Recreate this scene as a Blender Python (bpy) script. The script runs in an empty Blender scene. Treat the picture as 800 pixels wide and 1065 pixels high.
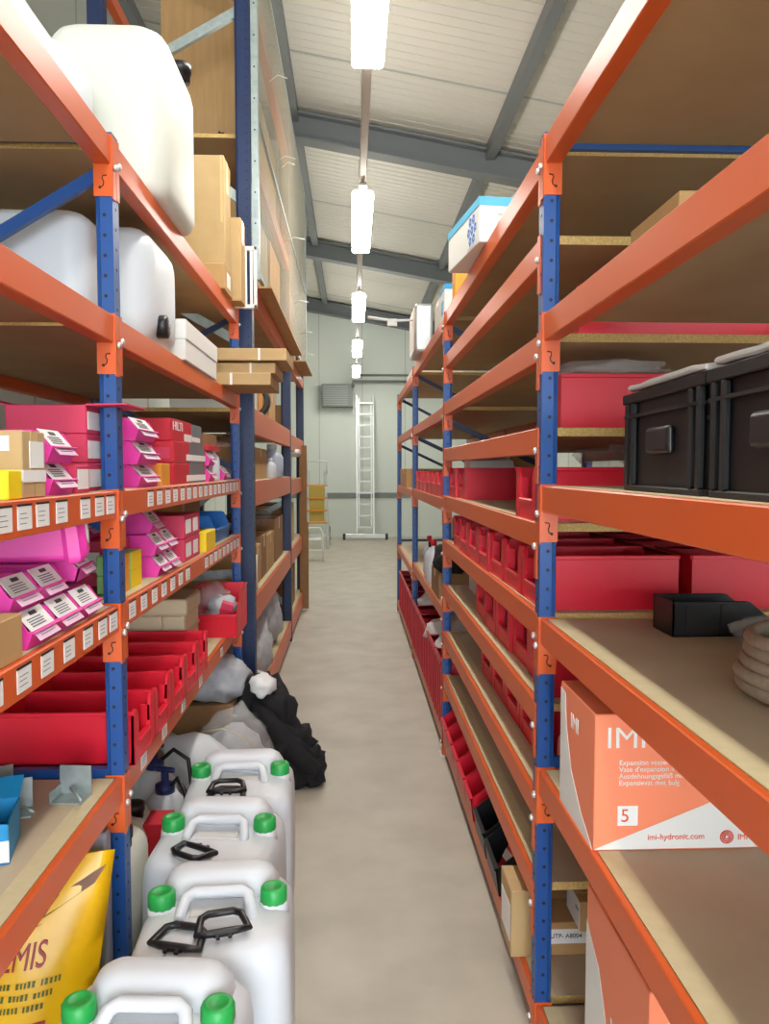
import bpy, bmesh, math, random
from mathutils import Vector, Matrix, noise
random.seed(7)
PI = math.pi
scn = bpy.context.scene
COL = scn.collection

# ------------------------------------------------------------------ materials
def lin(c):
    return tuple(((v/255)/12.92 if v/255 <= .04045 else (((v/255)+.055)/1.055)**2.4) for v in c)

def mat(name, rgb, rough=.5, metal=0, noise_amt=0, scale=8, rgb2=None, bump=0, alpha=1, trans=0, emit=0, stretch=None, spec=None, detail=4, sss=0):
    m = bpy.data.materials.new(name); m.use_nodes = True
    nt = m.node_tree; b = nt.nodes['Principled BSDF']
    c = lin(rgb) + (1,)
    b.inputs['Base Color'].default_value = c
    b.inputs['Roughness'].default_value = rough
    b.inputs['Metallic'].default_value = metal
    if spec is not None: b.inputs['Specular IOR Level'].default_value = spec
    b.inputs['Alpha'].default_value = alpha
    b.inputs['Transmission Weight'].default_value = trans
    if sss:
        b.inputs['Subsurface Weight'].default_value = sss
        b.inputs['Subsurface Radius'].default_value = (.05, .05, .05)
    if emit:
        b.inputs['Emission Color'].default_value = c
        b.inputs['Emission Strength'].default_value = emit
    if rgb2 is not None or bump:
        tc = nt.nodes.new('ShaderNodeTexCoord'); mp = nt.nodes.new('ShaderNodeMapping')
        nz = nt.nodes.new('ShaderNodeTexNoise')
        nz.inputs['Scale'].default_value = scale; nz.inputs['Detail'].default_value = detail
        if stretch: mp.inputs['Scale'].default_value = stretch
        nt.links.new(tc.outputs['Object'], mp.inputs[0]); nt.links.new(mp.outputs[0], nz.inputs['Vector'])
        if rgb2 is not None:
            r = nt.nodes.new('ShaderNodeValToRGB')
            r.color_ramp.elements[0].position = .5 - noise_amt; r.color_ramp.elements[1].position = .5 + noise_amt
            r.color_ramp.elements[0].color = c; r.color_ramp.elements[1].color = lin(rgb2) + (1,)
            nt.links.new(nz.outputs[0], r.inputs[0]); nt.links.new(r.outputs[0], b.inputs['Base Color'])
        if bump:
            bp = nt.nodes.new('ShaderNodeBump'); bp.inputs['Strength'].default_value = bump; bp.inputs['Distance'].default_value = .01
            nt.links.new(nz.outputs[0], bp.inputs['Height']); nt.links.new(bp.outputs[0], b.inputs['Normal'])
    return m

ORANGE = mat('orange_powder_coat', (212, 92, 38), .36)
BLUE = mat('blue_powder_coat', (24, 74, 142), .38)
NAVY = mat('navy_powder_coat', (26, 42, 80), .42)
BLACKM = mat('black_mark', (18, 18, 26), .6)
STEEL = mat('bright_steel', (215, 215, 215), .3, .6)
GALV = mat('galvanised_steel', (178, 188, 186), .45, .55, .25, 30, (150, 162, 162))
CHIP = mat('chipboard_edge', (204, 174, 112), .8, 0, .2, 160, (176, 142, 82), .1)
HARD = mat('hardboard_brown', (172, 142, 104), .75, 0, .3, 5, (186, 156, 118), 0)
BOARD = mat('board_top', (192, 174, 148), .6, 0, .3, 6, (174, 156, 130), 0)
BOARDL = mat('board_pale_strip', (204, 190, 154), .7, 0, .35, 30, (190, 174, 136), 0)
RED = mat('red_plastic', (218, 26, 50), .36)
PINK = mat('magenta_plastic', (232, 62, 168), .42)
CARDBOX = mat('cardboard', (190, 152, 102), .8, 0, .3, 10, (176, 138, 90), 0)
CARDLT = mat('pale_cardboard', (192, 162, 116), .8, 0, .3, 10, (180, 150, 104), 0)
CARDDK = mat('brown_cardboard', (150, 112, 74), .85, 0, .3, 10, (136, 100, 64), 0)
TAPE = mat('packing_tape', (206, 176, 126), .3)
PAPER = mat('white_paper', (232, 232, 230), .7)
INK = mat('grey_ink', (120, 122, 130), .8)
WHITEP = mat('white_hdpe', (208, 213, 219), .42, sss=.15)
NATURAL = mat('natural_hdpe', (216, 217, 206), .42, sss=.15)
GREENP = mat('green_cap_plastic', (34, 158, 72), .4)
BLACKP = mat('black_plastic', (22, 23, 28), .38)
DARKGREY = mat('dark_grey', (60, 60, 62), .6)
GREYBOX = mat('grey_carton', (112, 112, 114), .7)
REDBOX = mat('red_carton', (196, 26, 48), .55)
ROSEBOX = mat('rose_carton', (206, 56, 92), .6)
YELLOW = mat('yellow_carton', (240, 208, 20), .5)
AMBER = mat('amber_carton', (224, 150, 44), .6)
LIME = mat('green_carton', (150, 204, 130), .6)
BLUEP = mat('blue_plastic', (20, 116, 204), .4)
CYANBOX = mat('cyan_carton', (24, 146, 206), .5)
CREAM = mat('cream_crate', (206, 192, 158), .6)
SALMON = mat('orange_print_carton', (244, 138, 100), .5)
WHITEBOX = mat('white_carton', (226, 226, 222), .6)
LOGO = mat('logo_orange', (226, 84, 56), .5)
PLASTIC = mat('clear_film', (228, 230, 232), .12, alpha=.26, bump=.5, scale=40)
CLOTHB = mat('black_cloth', (20, 20, 24), .9, bump=.4, scale=60)
CLOTHW = mat('white_cloth', (226, 226, 226), .85, bump=.3, scale=40)
BAGY = mat('yellow_sack', (232, 182, 8), .28, 0, .2, 5, (222, 168, 10), 0)
MAROON = mat('maroon_print', (150, 22, 40), .5)
BROWNP = mat('brown_print', (110, 62, 24), .5)
OLIVE = mat('olive_print', (74, 84, 20), .5)
HOSE = mat('hose_braid', (158, 144, 124), .6, 0, .3, 120, (136, 124, 108), .05)
CONC = mat('concrete', (190, 183, 168), .5, 0, .27, 3.5, (164, 157, 142), .03, detail=9)
WALLM = mat('wall_panel', (206, 212, 204), .6)
CEILM = mat('roof_panel', (200, 197, 188), .6)
RAFTER = mat('rafter_grey', (112, 116, 118), .6)
SEAM = mat('seam_grey', (160, 163, 158), .7)
DADO = mat('dado_grey', (120, 126, 122), .6)
LAMPBODY = mat('lamp_body', (168, 160, 152), .5)
LAMP = mat('lamp_glow', (255, 251, 242), .5, emit=42)
WOODP = mat('wood_panel', (186, 148, 98), .65, 0, .45, 6, (158, 120, 76), 0, stretch=(9, 9, .8))
ALU = mat('aluminium', (206, 208, 208), .35, .5)
NAVYP = mat('navy_plastic', (28, 40, 92), .4)
GREYSACK = mat('grey_white_sack', (198, 200, 204), .6, 0, .2, 14, (160, 164, 170), .4)
FOAM = mat('white_foam', (222, 222, 222), .8)

# ------------------------------------------------------------------ mesh builder
class MB:
    def __init__(s): s.bm = bmesh.new()
    def _tag(s, faces, m, smooth):
        for f in faces:
            if f.is_valid: f.material_index = m; f.smooth = smooth
    def box(s, x0, x1, y0, y1, z0, z1, m=0, bev=0, seg=1, smooth=False):
        r = bmesh.ops.create_cube(s.bm, size=1)
        bmesh.ops.scale(s.bm, vec=(x1-x0, y1-y0, z1-z0), verts=r['verts'])
        bmesh.ops.translate(s.bm, vec=((x0+x1)/2, (y0+y1)/2, (z0+z1)/2), verts=r['verts'])
        vs = r['verts']
        fs = {f for v in vs for f in v.link_faces}
        if bev:
            es = list({e for v in vs for e in v.link_edges})
            rr = bmesh.ops.bevel(s.bm, geom=es, offset=bev, segments=seg, affect='EDGES', profile=.5, clamp_overlap=True)
            fs = {f for f in fs if f.is_valid} | set(rr['faces'])
            vs = list({v for f in fs for v in f.verts})
        s._tag(fs, m, smooth or (bev > 0 and seg > 1)); return vs
    def xf(s, vs, M):
        bmesh.ops.transform(s.bm, matrix=M, verts=[v for v in vs if v.is_valid]); return vs
    def prism(s, poly, axis, a0, a1, m=0, bev=0):
        def P(p, a):
            u, v = p
            return {'x': (a, u, v), 'y': (u, a, v), 'z': (u, v, a)}[axis]
        A = [s.bm.verts.new(P(p, a0)) for p in poly]; B = [s.bm.verts.new(P(p, a1)) for p in poly]
        fs = [s.bm.faces.new(A), s.bm.faces.new(list(reversed(B)))]
        n = len(poly)
        for i in range(n): fs.append(s.bm.faces.new((A[i], B[i], B[(i+1) % n], A[(i+1) % n])))
        bmesh.ops.recalc_face_normals(s.bm, faces=fs)
        if bev:
            es = list({e for f in fs for e in f.edges})
            rr = bmesh.ops.bevel(s.bm, geom=es, offset=bev, segments=1, affect='EDGES', profile=.5, clamp_overlap=True)
            fs = [f for f in fs if f.is_valid] + list(rr['faces'])
        s._tag(fs, m, False); return list({v for f in fs if f.is_valid for v in f.verts})
    def rings(s, rs, m=0, smooth=True, cap=True, closed=False):
        R = [[s.bm.verts.new(p) for p in r] for r in rs]; fs = []; n = len(R[0])
        pairs = list(zip(R, R[1:])) + ([(R[-1], R[0])] if closed else [])
        for a, b in pairs:
            for i in range(n):
                try: fs.append(s.bm.faces.new((a[i], a[(i+1) % n], b[(i+1) % n], b[i])))
                except ValueError: pass
        if cap and not closed: fs += [s.bm.faces.new(list(reversed(R[0]))), s.bm.faces.new(R[-1])]
        bmesh.ops.recalc_face_normals(s.bm, faces=fs)
        s._tag(fs, m, smooth); return [v for r in R for v in r]
    def lathe(s, prof, n=20, m=0, at=(0, 0, 0), smooth=True, cap=True):
        return s.rings([[(at[0]+r*math.cos(2*PI*i/n), at[1]+r*math.sin(2*PI*i/n), at[2]+z) for i in range(n)] for r, z in prof], m, smooth, cap)
    def loft(s, secs, k=5, m=0, smooth=True):
        rs = []
        for z, hx, hy, r, *c in secs:
            cx, cy = (c + [0, 0])[:2]; r = min(r, hx*.999, hy*.999); ring = []
            for q, (sx, sy) in enumerate(((1, 1), (-1, 1), (-1, -1), (1, -1))):
                for j in range(k+1):
                    a = PI/2*q + PI/2*j/k
                    ring.append((cx+sx*(hx-r)+r*math.cos(a), cy+sy*(hy-r)+r*math.sin(a), z))
            rs.append(ring)
        return s.rings(rs, m, smooth)
    def tube(s, pts, r, n=8, m=0, closed=False, smooth=True):
        P = [Vector(p) for p in pts]; N = len(P); rs = []; up = None
        for i, p in enumerate(P):
            a = P[i-1] if (i or closed) else P[0]; b = P[(i+1) % N] if (closed or i < N-1) else P[-1]
            t = (b-a).normalized()
            if up is None:
                up = Vector((0, 0, 1)) if abs(t.z) < .9 else Vector((1, 0, 0))
            u = (up - t*up.dot(t)).normalized(); w = t.cross(u); up = u
            rad = r[i] if isinstance(r, (list, tuple)) else r
            rs.append([p + (u*math.cos(2*PI*k/n) + w*math.sin(2*PI*k/n))*rad for k in range(n)])
        return s.rings(rs, m, smooth, True, closed)
    def bar(s, a, b, w, d, m=0, up=(0, 0, 1)):
        a, b = Vector(a), Vector(b); t = (b-a).normalized(); u = Vector(up)
        u = (u - t*u.dot(t)).normalized(); v = t.cross(u)
        rs = [[p + u*w/2*i + v*d/2*j for i, j in ((1, 1), (-1, 1), (-1, -1), (1, -1))] for p in (a, b)]
        return s.rings(rs, m, False)
    def disc(s, c, nrm, r, m=0, n=8, th=.0006):
        c = Vector(c); nrm = Vector(nrm).normalized()
        u = nrm.orthogonal().normalized(); w = nrm.cross(u)
        return s.rings([[c+nrm*h + (u*math.cos(2*PI*i/n)+w*math.sin(2*PI*i/n))*r for i in range(n)] for h in (-th, th)], m, False)
    def blob(s, c, rad, amp=.25, freq=3, sub=3, m=0, seed=0, flat=None):
        r = bmesh.ops.create_icosphere(s.bm, subdivisions=sub, radius=1)
        for v in r['verts']:
            d = v.co.normalized(); k = 1 + amp*noise.noise(d*freq + Vector((seed*7.3, seed*3.1, seed))) + amp*.6*abs(noise.noise(d*freq*2.3+Vector((seed, 9, 3))))
            v.co = Vector((d.x*rad[0], d.y*rad[1], d.z*rad[2]))*k + Vector(c)
            if flat is not None and v.co.z < flat: v.co.z = flat + (v.co.z-flat)*.02
        s._tag({f for v in r['verts'] for f in v.link_faces}, m, True); return r['verts']
    def build(s, name, mats, parent=None, loc=None):
        me = bpy.data.meshes.new(name); s.bm.to_mesh(me); s.bm.free()
        for mm in (mats if isinstance(mats, (list, tuple)) else [mats]): me.materials.append(mm)
        o = bpy.data.objects.new(name, me); COL.objects.link(o)
        if parent: o.parent = parent
        if loc is not None: o.location = loc
        return o

def tag(o, label, cat, group=None, kind=None):
    o['label'] = label; o['category'] = cat
    if group: o['group'] = group
    if kind: o['kind'] = kind
    return o
def thing(name, label, cat, loc=(0, 0, 0), rz=0, group=None, rot=None):
    o = bpy.data.objects.new(name, None); COL.objects.link(o); o.empty_display_size = .05
    o.location = loc; o.rotation_euler = rot or (0, 0, rz)
    return tag(o, label, cat, group)
def struct(name, mb, m):
    o = mb.build(name, m); o['kind'] = 'structure'; return o
def dup(root, loc, rz=None, label=None, group=None, rot=None, scale=None):
    def cp(o, par):
        c = o.copy(); COL.objects.link(c)
        if par: c.parent = par
        for ch in list(o.children): cp(ch, c)
        return c
    r = cp(root, None); r.location = loc
    if rz is not None: r.rotation_euler = (0, 0, rz)
    if rot: r.rotation_euler = rot
    if scale: r.scale = scale
    if label: r['label'] = label
    if group: r['group'] = group
    return r
FIRST = set()
def place(proto, loc, rz, label, group=None, rot=None, scale=None):
    """the first placement moves the prototype itself, the next ones copy it"""
    if proto.name not in FIRST:
        FIRST.add(proto.name); proto.location = loc; proto.rotation_euler = rot or (0, 0, rz); proto['label'] = label
        if scale: proto.scale = scale
        if group: proto['group'] = group
        return proto
    return dup(proto, loc, rz, label, group, rot, scale)

def text(body, size, m, parent, origin, xd, yd, name='lettering', depth=.0006, bold=False, sx=1):
    cu = bpy.data.curves.new('t', 'FONT'); cu.body = body; cu.size = size; cu.extrude = depth
    if bold: cu.offset = 0
    to = bpy.data.objects.new('t', cu); COL.objects.link(to)
    dg = bpy.context.evaluated_depsgraph_get(); dg.update()
    me = bpy.data.meshes.new_from_object(to.evaluated_get(dg)); bpy.data.objects.remove(to)
    xd = Vector(xd).normalized(); yd = Vector(yd).normalized(); zd = xd.cross(yd)
    M = Matrix(((xd.x*sx, yd.x, zd.x, origin[0]), (xd.y*sx, yd.y, zd.y, origin[1]), (xd.z*sx, yd.z, zd.z, origin[2]), (0, 0, 0, 1)))
    me.transform(M); me.materials.clear(); me.materials.append(m); me.name = name
    o = bpy.data.objects.new(name, me); COL.objects.link(o)
    if parent: o.parent = parent
    return o
ORD = ['first', 'second', 'third', 'fourth', 'fifth', 'sixth', 'seventh', 'eighth', 'ninth', 'tenth']

# ------------------------------------------------------------------ setting
b = MB(); b.box(-2.6, 4.2, -14, 18.6, -.2, 0); struct('floor', b, CONC)
RZ = lambda x: 5.35 - .175*x            # roof underside
b = MB()
b.box(-2.5, 4.1, 18.2, 18.5, 0, 6.2, 0)
for i in range(-3, 5): b.box(i*1.0+.22, i*1.0+.232, 18.196, 18.2, 1.0, 6, 1)
struct('wall_far', b, [WALLM, SEAM])
b = MB(); b.box(-2.5, 4.1, 18.17, 18.2, .92, 1.04, 0, .005); struct('trim_1', b, DADO)
b = MB()
b.box(-2.5, -2.2, -5, 18.2, 0, 6.2, 0)
for i in range(23): b.box(-2.2, -2.196, -4.5+i, -4.488+i, 0, 6, 1)
struct('wall_left', b, [WALLM, SEAM])
b = MB()
b.box(3.5, 3.8, -5, 18.2, 0, 5.2, 0)
for i in range(23): b.box(3.496, 3.5, -4.5+i, -4.488+i, 0, 5, 1)
struct('wall_right', b, [WALLM, SEAM])
b = MB()                                    # gable wall behind the camera with its wide open gate
b.prism([(-2.5, 0), (-1.9, 0), (-1.9, 4.3), (3.2, 4.3), (3.2, 0), (3.8, 0), (3.8, 4.8), (-2.5, 5.9)], 'y', -5.3, -5, 0)
struct('wall_back', b, WALLM)
b = MB()
b.prism([(-2.6, RZ(-2.6)), (4.0, RZ(4.0)), (4.0, RZ(4.0)+.12), (-2.6, RZ(-2.6)+.12)], 'y', -5.3, 18.6, 0)
th = math.atan(.175)
for j in range(-5, 19, 2):                  # panel joints
    b.bar((-2.4, j+.4, RZ(-2.4)-.002), (3.6, j+.4, RZ(3.6)-.002), .006, .03, 1)
y = -4.9
while y < 18.1:                             # fine ribs of the roof sheets
    b.bar((-2.4, y, RZ(-2.4)-.001), (3.6, y, RZ(3.6)-.001), .008, .03, 0); y += .13
struct('ceiling', b, [CEILM, SEAM])
def i_beam(y, name):
    b = MB()
    for z0, z1, w in ((0, .02, .2), (.02, .26, .03), (.26, .28, .2)):
        b.prism([(-2.2, RZ(-2.2)-.33+z0), (3.5, RZ(3.5)-.33+z0), (3.5, RZ(3.5)-.33+z1), (-2.2, RZ(-2.2)-.33+z1)], 'y', y-w/2, y+w/2, 0)
    return struct(name, b, RAFTER)
for k, y in enumerate((-1.0, 3.9, 8.6, 13.3, 18.05)): i_beam(y, f'ceiling_beam_{k+1}')
for k, x in enumerate((-1.95, -.62, .9, 1.5, 2.9)):
    if k == 2: continue
    b = MB(); b.box(x-.05, x+.05, -5, 18.2, RZ(x)-.14, RZ(x)-.0, 0); struct(f'ceiling_purlin_{k+1}', b, RAFTER)

# ------------------------------------------------------------------ shelving racks
def post(b, sx, xa, y, h, holes=True, w=.046, d=.05, hm=1):
    """sx=+1: rack lies at +X of its aisle face xa. Slotted post with grooves."""
    x1 = xa + sx*w
    g = .004
    prof = [(xa, y), (xa, y+d), (x1, y+d), (x1, y+.012), (x1-sx*.003, y+.006), (x1-sx*.010, y+g), (x1-sx*.014, y)]
    b.prism(prof, 'z', 0, h, 0)
    if holes:
        n = int((h-.06)/.05)
        for i in range(n):
            z = .06 + i*.0508
            b.disc((xa+sx*.021, y, z), (0, -1, 0), .0048, hm)
            b.disc((xa, y+.025, z+.02), (1, 0, 0), .0045, hm)
    b.box(min(xa-sx*.012, x1+sx*.02), max(xa-sx*.012, x1+sx*.02), y-.02, y+d+.02, 0, .006, 2)
SQ = [(0, .034), (.010, .033), (.012, .026), (.008, .018), (.009, .010), (.014, .005)]
def end_plate(b, sx, xa, y, ztop, near):
    """orange hook plate; near: on the post's camera-side face, else on its far face; both fold round to the aisle"""
    e = .003; x1 = xa+sx*.046; h = .15
    X = lambda a, c: (min(a, c), max(a, c))
    xx = X(xa-sx*e, x1)
    if near:
        b.box(*xx, y-e, y, ztop-h, ztop+.004, 0)
        b.box(*X(xa-sx*e, xa), y-e, y+.024, ztop-h-.006, ztop, 0)
        pts = [(xa+sx*(.012+u), y-e-.0006, ztop-.132+v) for u, v in SQ]
        b.tube(pts, .0016, 5, 1)
        b.disc((xa+sx*.030, y-e, ztop-.128), (0, 1, 0), .004, 1)
        vs = b.lathe([(.009, 0), (.009, .006), (.005, .009)], 10, 2)
        b.xf(vs, Matrix.Translation((xa-sx*e, y+.012, ztop-.075)) @ Matrix.Rotation(-sx*PI/2, 4, 'Y'))
    else:
        b.box(*xx, y+.05, y+.05+e, ztop-h, ztop+.004, 0)
        b.box(*X(xa-sx*e, xa), y+.027, y+.05+e, ztop-h, ztop, 0)
        vs = b.lathe([(.009, 0), (.009, .006), (.005, .009)], 10, 2)
        b.xf(vs, Matrix.Translation((xa-sx*e, y+.04, ztop-.062)) @ Matrix.Rotation(-sx*PI/2, 4, 'Y'))
def beam_mesh(sx, xf, y0, y1, z, h=.07, w=.042):
    b = MB(); a = xf
    poly = [(a, z-h), (a+sx*w, z-h), (a+sx*w, z-.022), (a+sx*.016, z-.022), (a+sx*.016, z), (a, z)]
    b.prism(poly, 'y', y0, y1, 0, .0025); return b
def board_part(sx, xf, xr, y0, y1, z, parent, t=.0225, mats=None):
    b = MB(); X = sorted((xf, xr)); b.box(X[0], X[1], y0, y1, z-t, z, 0)
    b.bm.faces.ensure_lookup_table()
    for f in b.bm.faces:
        n = f.normal; f.material_index = 1 if n.z > .5 else (0 if n.z < -.5 else 2)
    s = sorted((xf, xf+sx*.045)); b.box(s[0], s[1], y0, y1, z-.001, z+.0006, 3)
    return b.build('shelf_board', mats or [HARD, BOARD, CHIP, BOARDL], parent)

def braces(fr, sx, x0, x1, y, horiz, diag, m, r=.014):
    for z in horiz:
        b = MB(); b.bar((x0+sx*.04, y+.025, z), (x1-sx*.04, y+.025, z), .026, .026, 0); b.build('horizontal_brace', m, fr)
    for za, zb in diag:
        b = MB(); b.bar((x0+sx*.03, y+.025, za), (x1-sx*.03, y+.025, zb), .03, .02, 0); b.build('diagonal_brace', m, fr)

def label_card(parent, sx, xf, y, z, w=.062, h=.044, lines=True):
    b = MB(); X = lambda a, c: (min(a, c), max(a, c))
    b.box(*X(xf, xf-sx*.0012), y-w/2, y+w/2, z-h/2, z+h/2, 0)
    b.box(*X(xf, xf-sx*.002), y-w/2, y+w/2, z+h/2, z+h/2+.004, 1)
    if lines:
        for i, q in enumerate((.3, .5, .72)):
            b.box(*X(xf, xf-sx*.0016), y-w*.35, y+w*(.1+.2*random.random()), z+h/2-h*q-.0015, z+h/2-h*q, 2)
    return b.build('label_card', [PAPER, BLACKM, INK], parent)

def long_rack(name, label, sx, xa, xr, ys, bays, H, cards=None):
    root = thing(name, label, 'shelving rack', (0, 0, 0))
    for k, y in enumerate(ys):
        fr = bpy.data.objects.new('upright_frame', None); COL.objects.link(fr); fr.parent = root
        b = MB(); post(b, sx, xa, y, H[k]); b.build('post', [BLUE, BLACKM, STEEL], fr)
        b = MB(); post(b, -sx, xr, y, H[k], holes=False); b.build('post', [BLUE, BLACKM, STEEL], fr)
        if sx > 0:
            braces(fr, sx, xa, xr, y, (2.445, .80), [] if k == 1 else [(2.37, 1.98), (1.86, 1.5)], BLUE if k == 1 else NAVY)
        else:
            braces(fr, sx, xa, xr, y, (2.445, .79), [(2.36, 1.9), (1.44, 1.9)] if k == 1 else [(1.60, 2.0), (2.4, 2.0)], BLUE if k == 1 else NAVY)
    for k, levels in enumerate(bays):
        y0, y1 = ys[k]+.05, ys[k+1]
        for z in levels:
            bm = beam_mesh(sx, xa+sx*.003, y0, y1, z).build('beam', ORANGE, root)
            for kk, nr in ((k+1, True), (k, False)):
                e = MB(); end_plate(e, sx, xa, ys[kk], z, nr); e.build('end_plate', [ORANGE, BLACKM, STEEL], bm)
            for n, (yy, zz) in enumerate((cards or {}).get((k, z), [])):
                label_card(bm, sx, xa+sx*.003, yy, z-.034)
            beam_mesh(-sx, xr-sx*.003, y0, y1, z).build('beam', ORANGE, root)
            board_part(sx, xa+sx*.0195, xr-sx*.0195, y0-.02, y1-.012, z, root)
    return root

YS = [-.16, 2.04, 4.24, 6.44, 8.64]
RB = [[2.46, 2.005, 1.555, 1.20, .79, .13],
      [2.445, 2.215, 1.96, 1.71, 1.453, 1.208, .96, .70, .457, .13],
      [2.43, 1.945, 1.435, .82, .13],
      [2.40, 1.95, 1.42, .75, .13]]
XR, XRR = .498, 1.32
long_rack('shelving_rack', 'long orange and blue shelving rack along the right of the aisle, full of red bins', 1, XR, XRR, YS, RB, [2.47, 2.47, 2.45, 2.44, 2.42])
XL, XLR = -.608, -1.43
LV = [2.44, 1.993, 1.543, 1.245, .787]
def row(y0, y1, n): return [(y0+(y1-y0)*(i+.5)/n, 0) for i in range(n)]
cards = {(0, 1.543): [(y, 0) for y in (1.30, 1.385, 1.47, 1.555, 1.655, 1.80, 1.90, 1.985)],
         (0, 1.245): [(y, 0) for y in (1.33, 1.45, 1.56, 1.68, 1.80, 1.905, 1.99)],
         (1, 1.543): row(2.32, 4.2, 17), (1, 1.245): row(2.1, 2.95, 7) + row(3.2, 4.2, 9),
         (1, .787): [(y, 0) for y in (2.25, 2.5, 2.78, 3.1, 3.6)]}
long_rack('shelving_rack', 'orange and blue shelving rack at the left front, holding white canisters and pink bins', -1, XL, XLR, YS[:2]+[4.2], [LV, LV], [2.45, 2.45, 2.45], cards)

# ------------------------------------------------------------------ tall rack with wire mesh
TX, TXR = -.565, -1.45
tall = thing('pallet_rack', 'tall navy and orange pallet rack beyond the left rack, with wire mesh above', 'pallet rack', (0, 0, 0))
TY = [4.46, 7.12, 9.0]
for k, y in enumerate(TY):
    fr = bpy.data.objects.new('upright_frame', None); COL.objects.link(fr); fr.parent = tall
    h = 5.0 if k == 0 else (4.7 if k == 1 else 3.0)
    b = MB(); post(b, -1, TX, y, h, True, .085, .08); b.build('post', [NAVY, BLACKM, STEEL], fr)
    b = MB(); post(b, 1, TXR, y, h, False, .085, .08); b.build('post', [NAVY, BLACKM, STEEL], fr)
    if k < 2:
        zz = [(.35, .95), (1.0, .95), (1.62, 1.0), (2.3, 2.75), (3.1, 3.7), (4.15, 3.7), (4.2, 4.75)] if k == 0 else [(.35, .9), (1.3, .9), (1.35, 1.9)]
        for za, zb in zz:
            b = MB(); b.bar((TX-.05, y+.04, za), (TXR+.05, y+.04, zb), .05, .03, 0); b.build('diagonal_brace', GALV, fr)
for k in range(2):
    y0, y1 = TY[k]+.08, TY[k+1]
    for z in ([.2, .85, 1.53, 1.95, 2.66, 3.48, 4.42] if k == 0 else [.2, .85, 1.50, 1.92, 2.62, 3.48, 4.42]):
        if k == 1 and z > 3: continue
        h = .15 if z < 2.5 else .1
        bm = beam_mesh(-1, TX-.003, y0, y1, z, h, .05).build('beam', ORANGE, tall)
        beam_mesh(1, TXR+.003, y0, y1, z, h, .05).build('beam', ORANGE, tall)
        if z < 4: board_part(-1, TX-.02, TXR+.02, y0-.03, y1+.03, z, tall)
b = MB()                                   # wire mesh on the aisle side of the upper levels
zb, zt, mx = 2.72, 4.66, TX+.03
y = 4.48
while y < 8.95: b.box(mx-.0009, mx+.0009, y-.0009, y+.0009, zb, zt, 0); y += .03
z = zb
while z < zt: b.box(mx+.0009, mx+.0027, 4.48, 8.95, z-.0009, z+.0009, 0); z += .03
b.build('wire_mesh', mat('mesh_wire', (176, 174, 158), .5, .3), tall)
b = MB()
for z in (zb, 3.6, zt): b.box(mx-.015, mx+.005, 4.5, 8.95, z-.015, z+.015, 0)
b.build('mesh_rail', GALV, tall)
for y in (4.47, 8.93):
    b = MB(); b.box(mx-.025, mx+.015, y-.02, y+.02, 2.66, 4.95 if y < 5 else zt, 0, .002)
    for q in range(12): b.disc((mx-.005, y-.02, 2.8+q*.17), (0, 1, 0), .005, 1)
    b.build('mesh_post', [GALV, BLACKM], tall)
b = MB()
for (y, z, l) in ((5.2, 4.1, .12), (5.6, 3.75, .14), (6.1, 3.9, .1), (6.3, 3.4, .16), (7.2, 3.1, .14), (8.2, 3.0, .12), (8.4, 2.8, .13)):
    b.tube([(mx, y, z), (mx+l*.5, y-.05, z+.02), (mx+l, y-.03, z+.01)], .003, 5, 0)
b.build('tie_wire', PAPER, tall)
b = MB(); b.box(-.60, -.50, 8.75, 8.79, .02, 1.0, 0, .003); b.box(-.60, -.515, 8.75, 8.79, 1.0, 1.86, 0, .003); b.build('end_panel', CARDDK, tall)

# ------------------------------------------------------------------ lamps
lamp = thing('ceiling_lamp', 'x', 'ceiling lamp')
b = MB(); b.box(-.03, .03, .02, 1.58, .062, .085, 0, .006); b.box(-.02, .02, .1, 1.5, .085, .10, 0); b.build('housing', LAMPBODY, lamp)
b = MB(); b.box(-.08, .08, .12, 1.6, 0, .064, 0, .02, 3); b.build('diffuser', LAMP, lamp)
b = MB()
for yy in (.15, 1.45): b.tube([(0, yy, .1), (0, yy, 1.6)], .003, 5)
b.build('hanger', STEEL, lamp)
for i, ye in enumerate((.9, 4.02, 7.36, 10.75, 14.1, 17.2)):
    place(lamp, (.08, ye-1.6, 3.6), 0, ['fluorescent ceiling lamp hanging behind the viewpoint', 'big glowing strip lamp nearest overhead, cut by the top of the photo',
          'second glowing strip lamp from the front, below the first rafter', 'third glowing strip lamp from the front, by the second rafter',
          'fourth glowing strip lamp, small above the far wall', 'last tiny glowing strip lamp, right above the tall ladder'][i], 'strip lamps over the aisle')
b = MB(); b.box(.055, .105, -1, 17.9, 3.70, 3.74, 0, .004)
tag(b.build('lamp_rail', LAMPBODY), 'long grey conduit rail joining the hanging strip lamps', 'cable rail')

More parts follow.
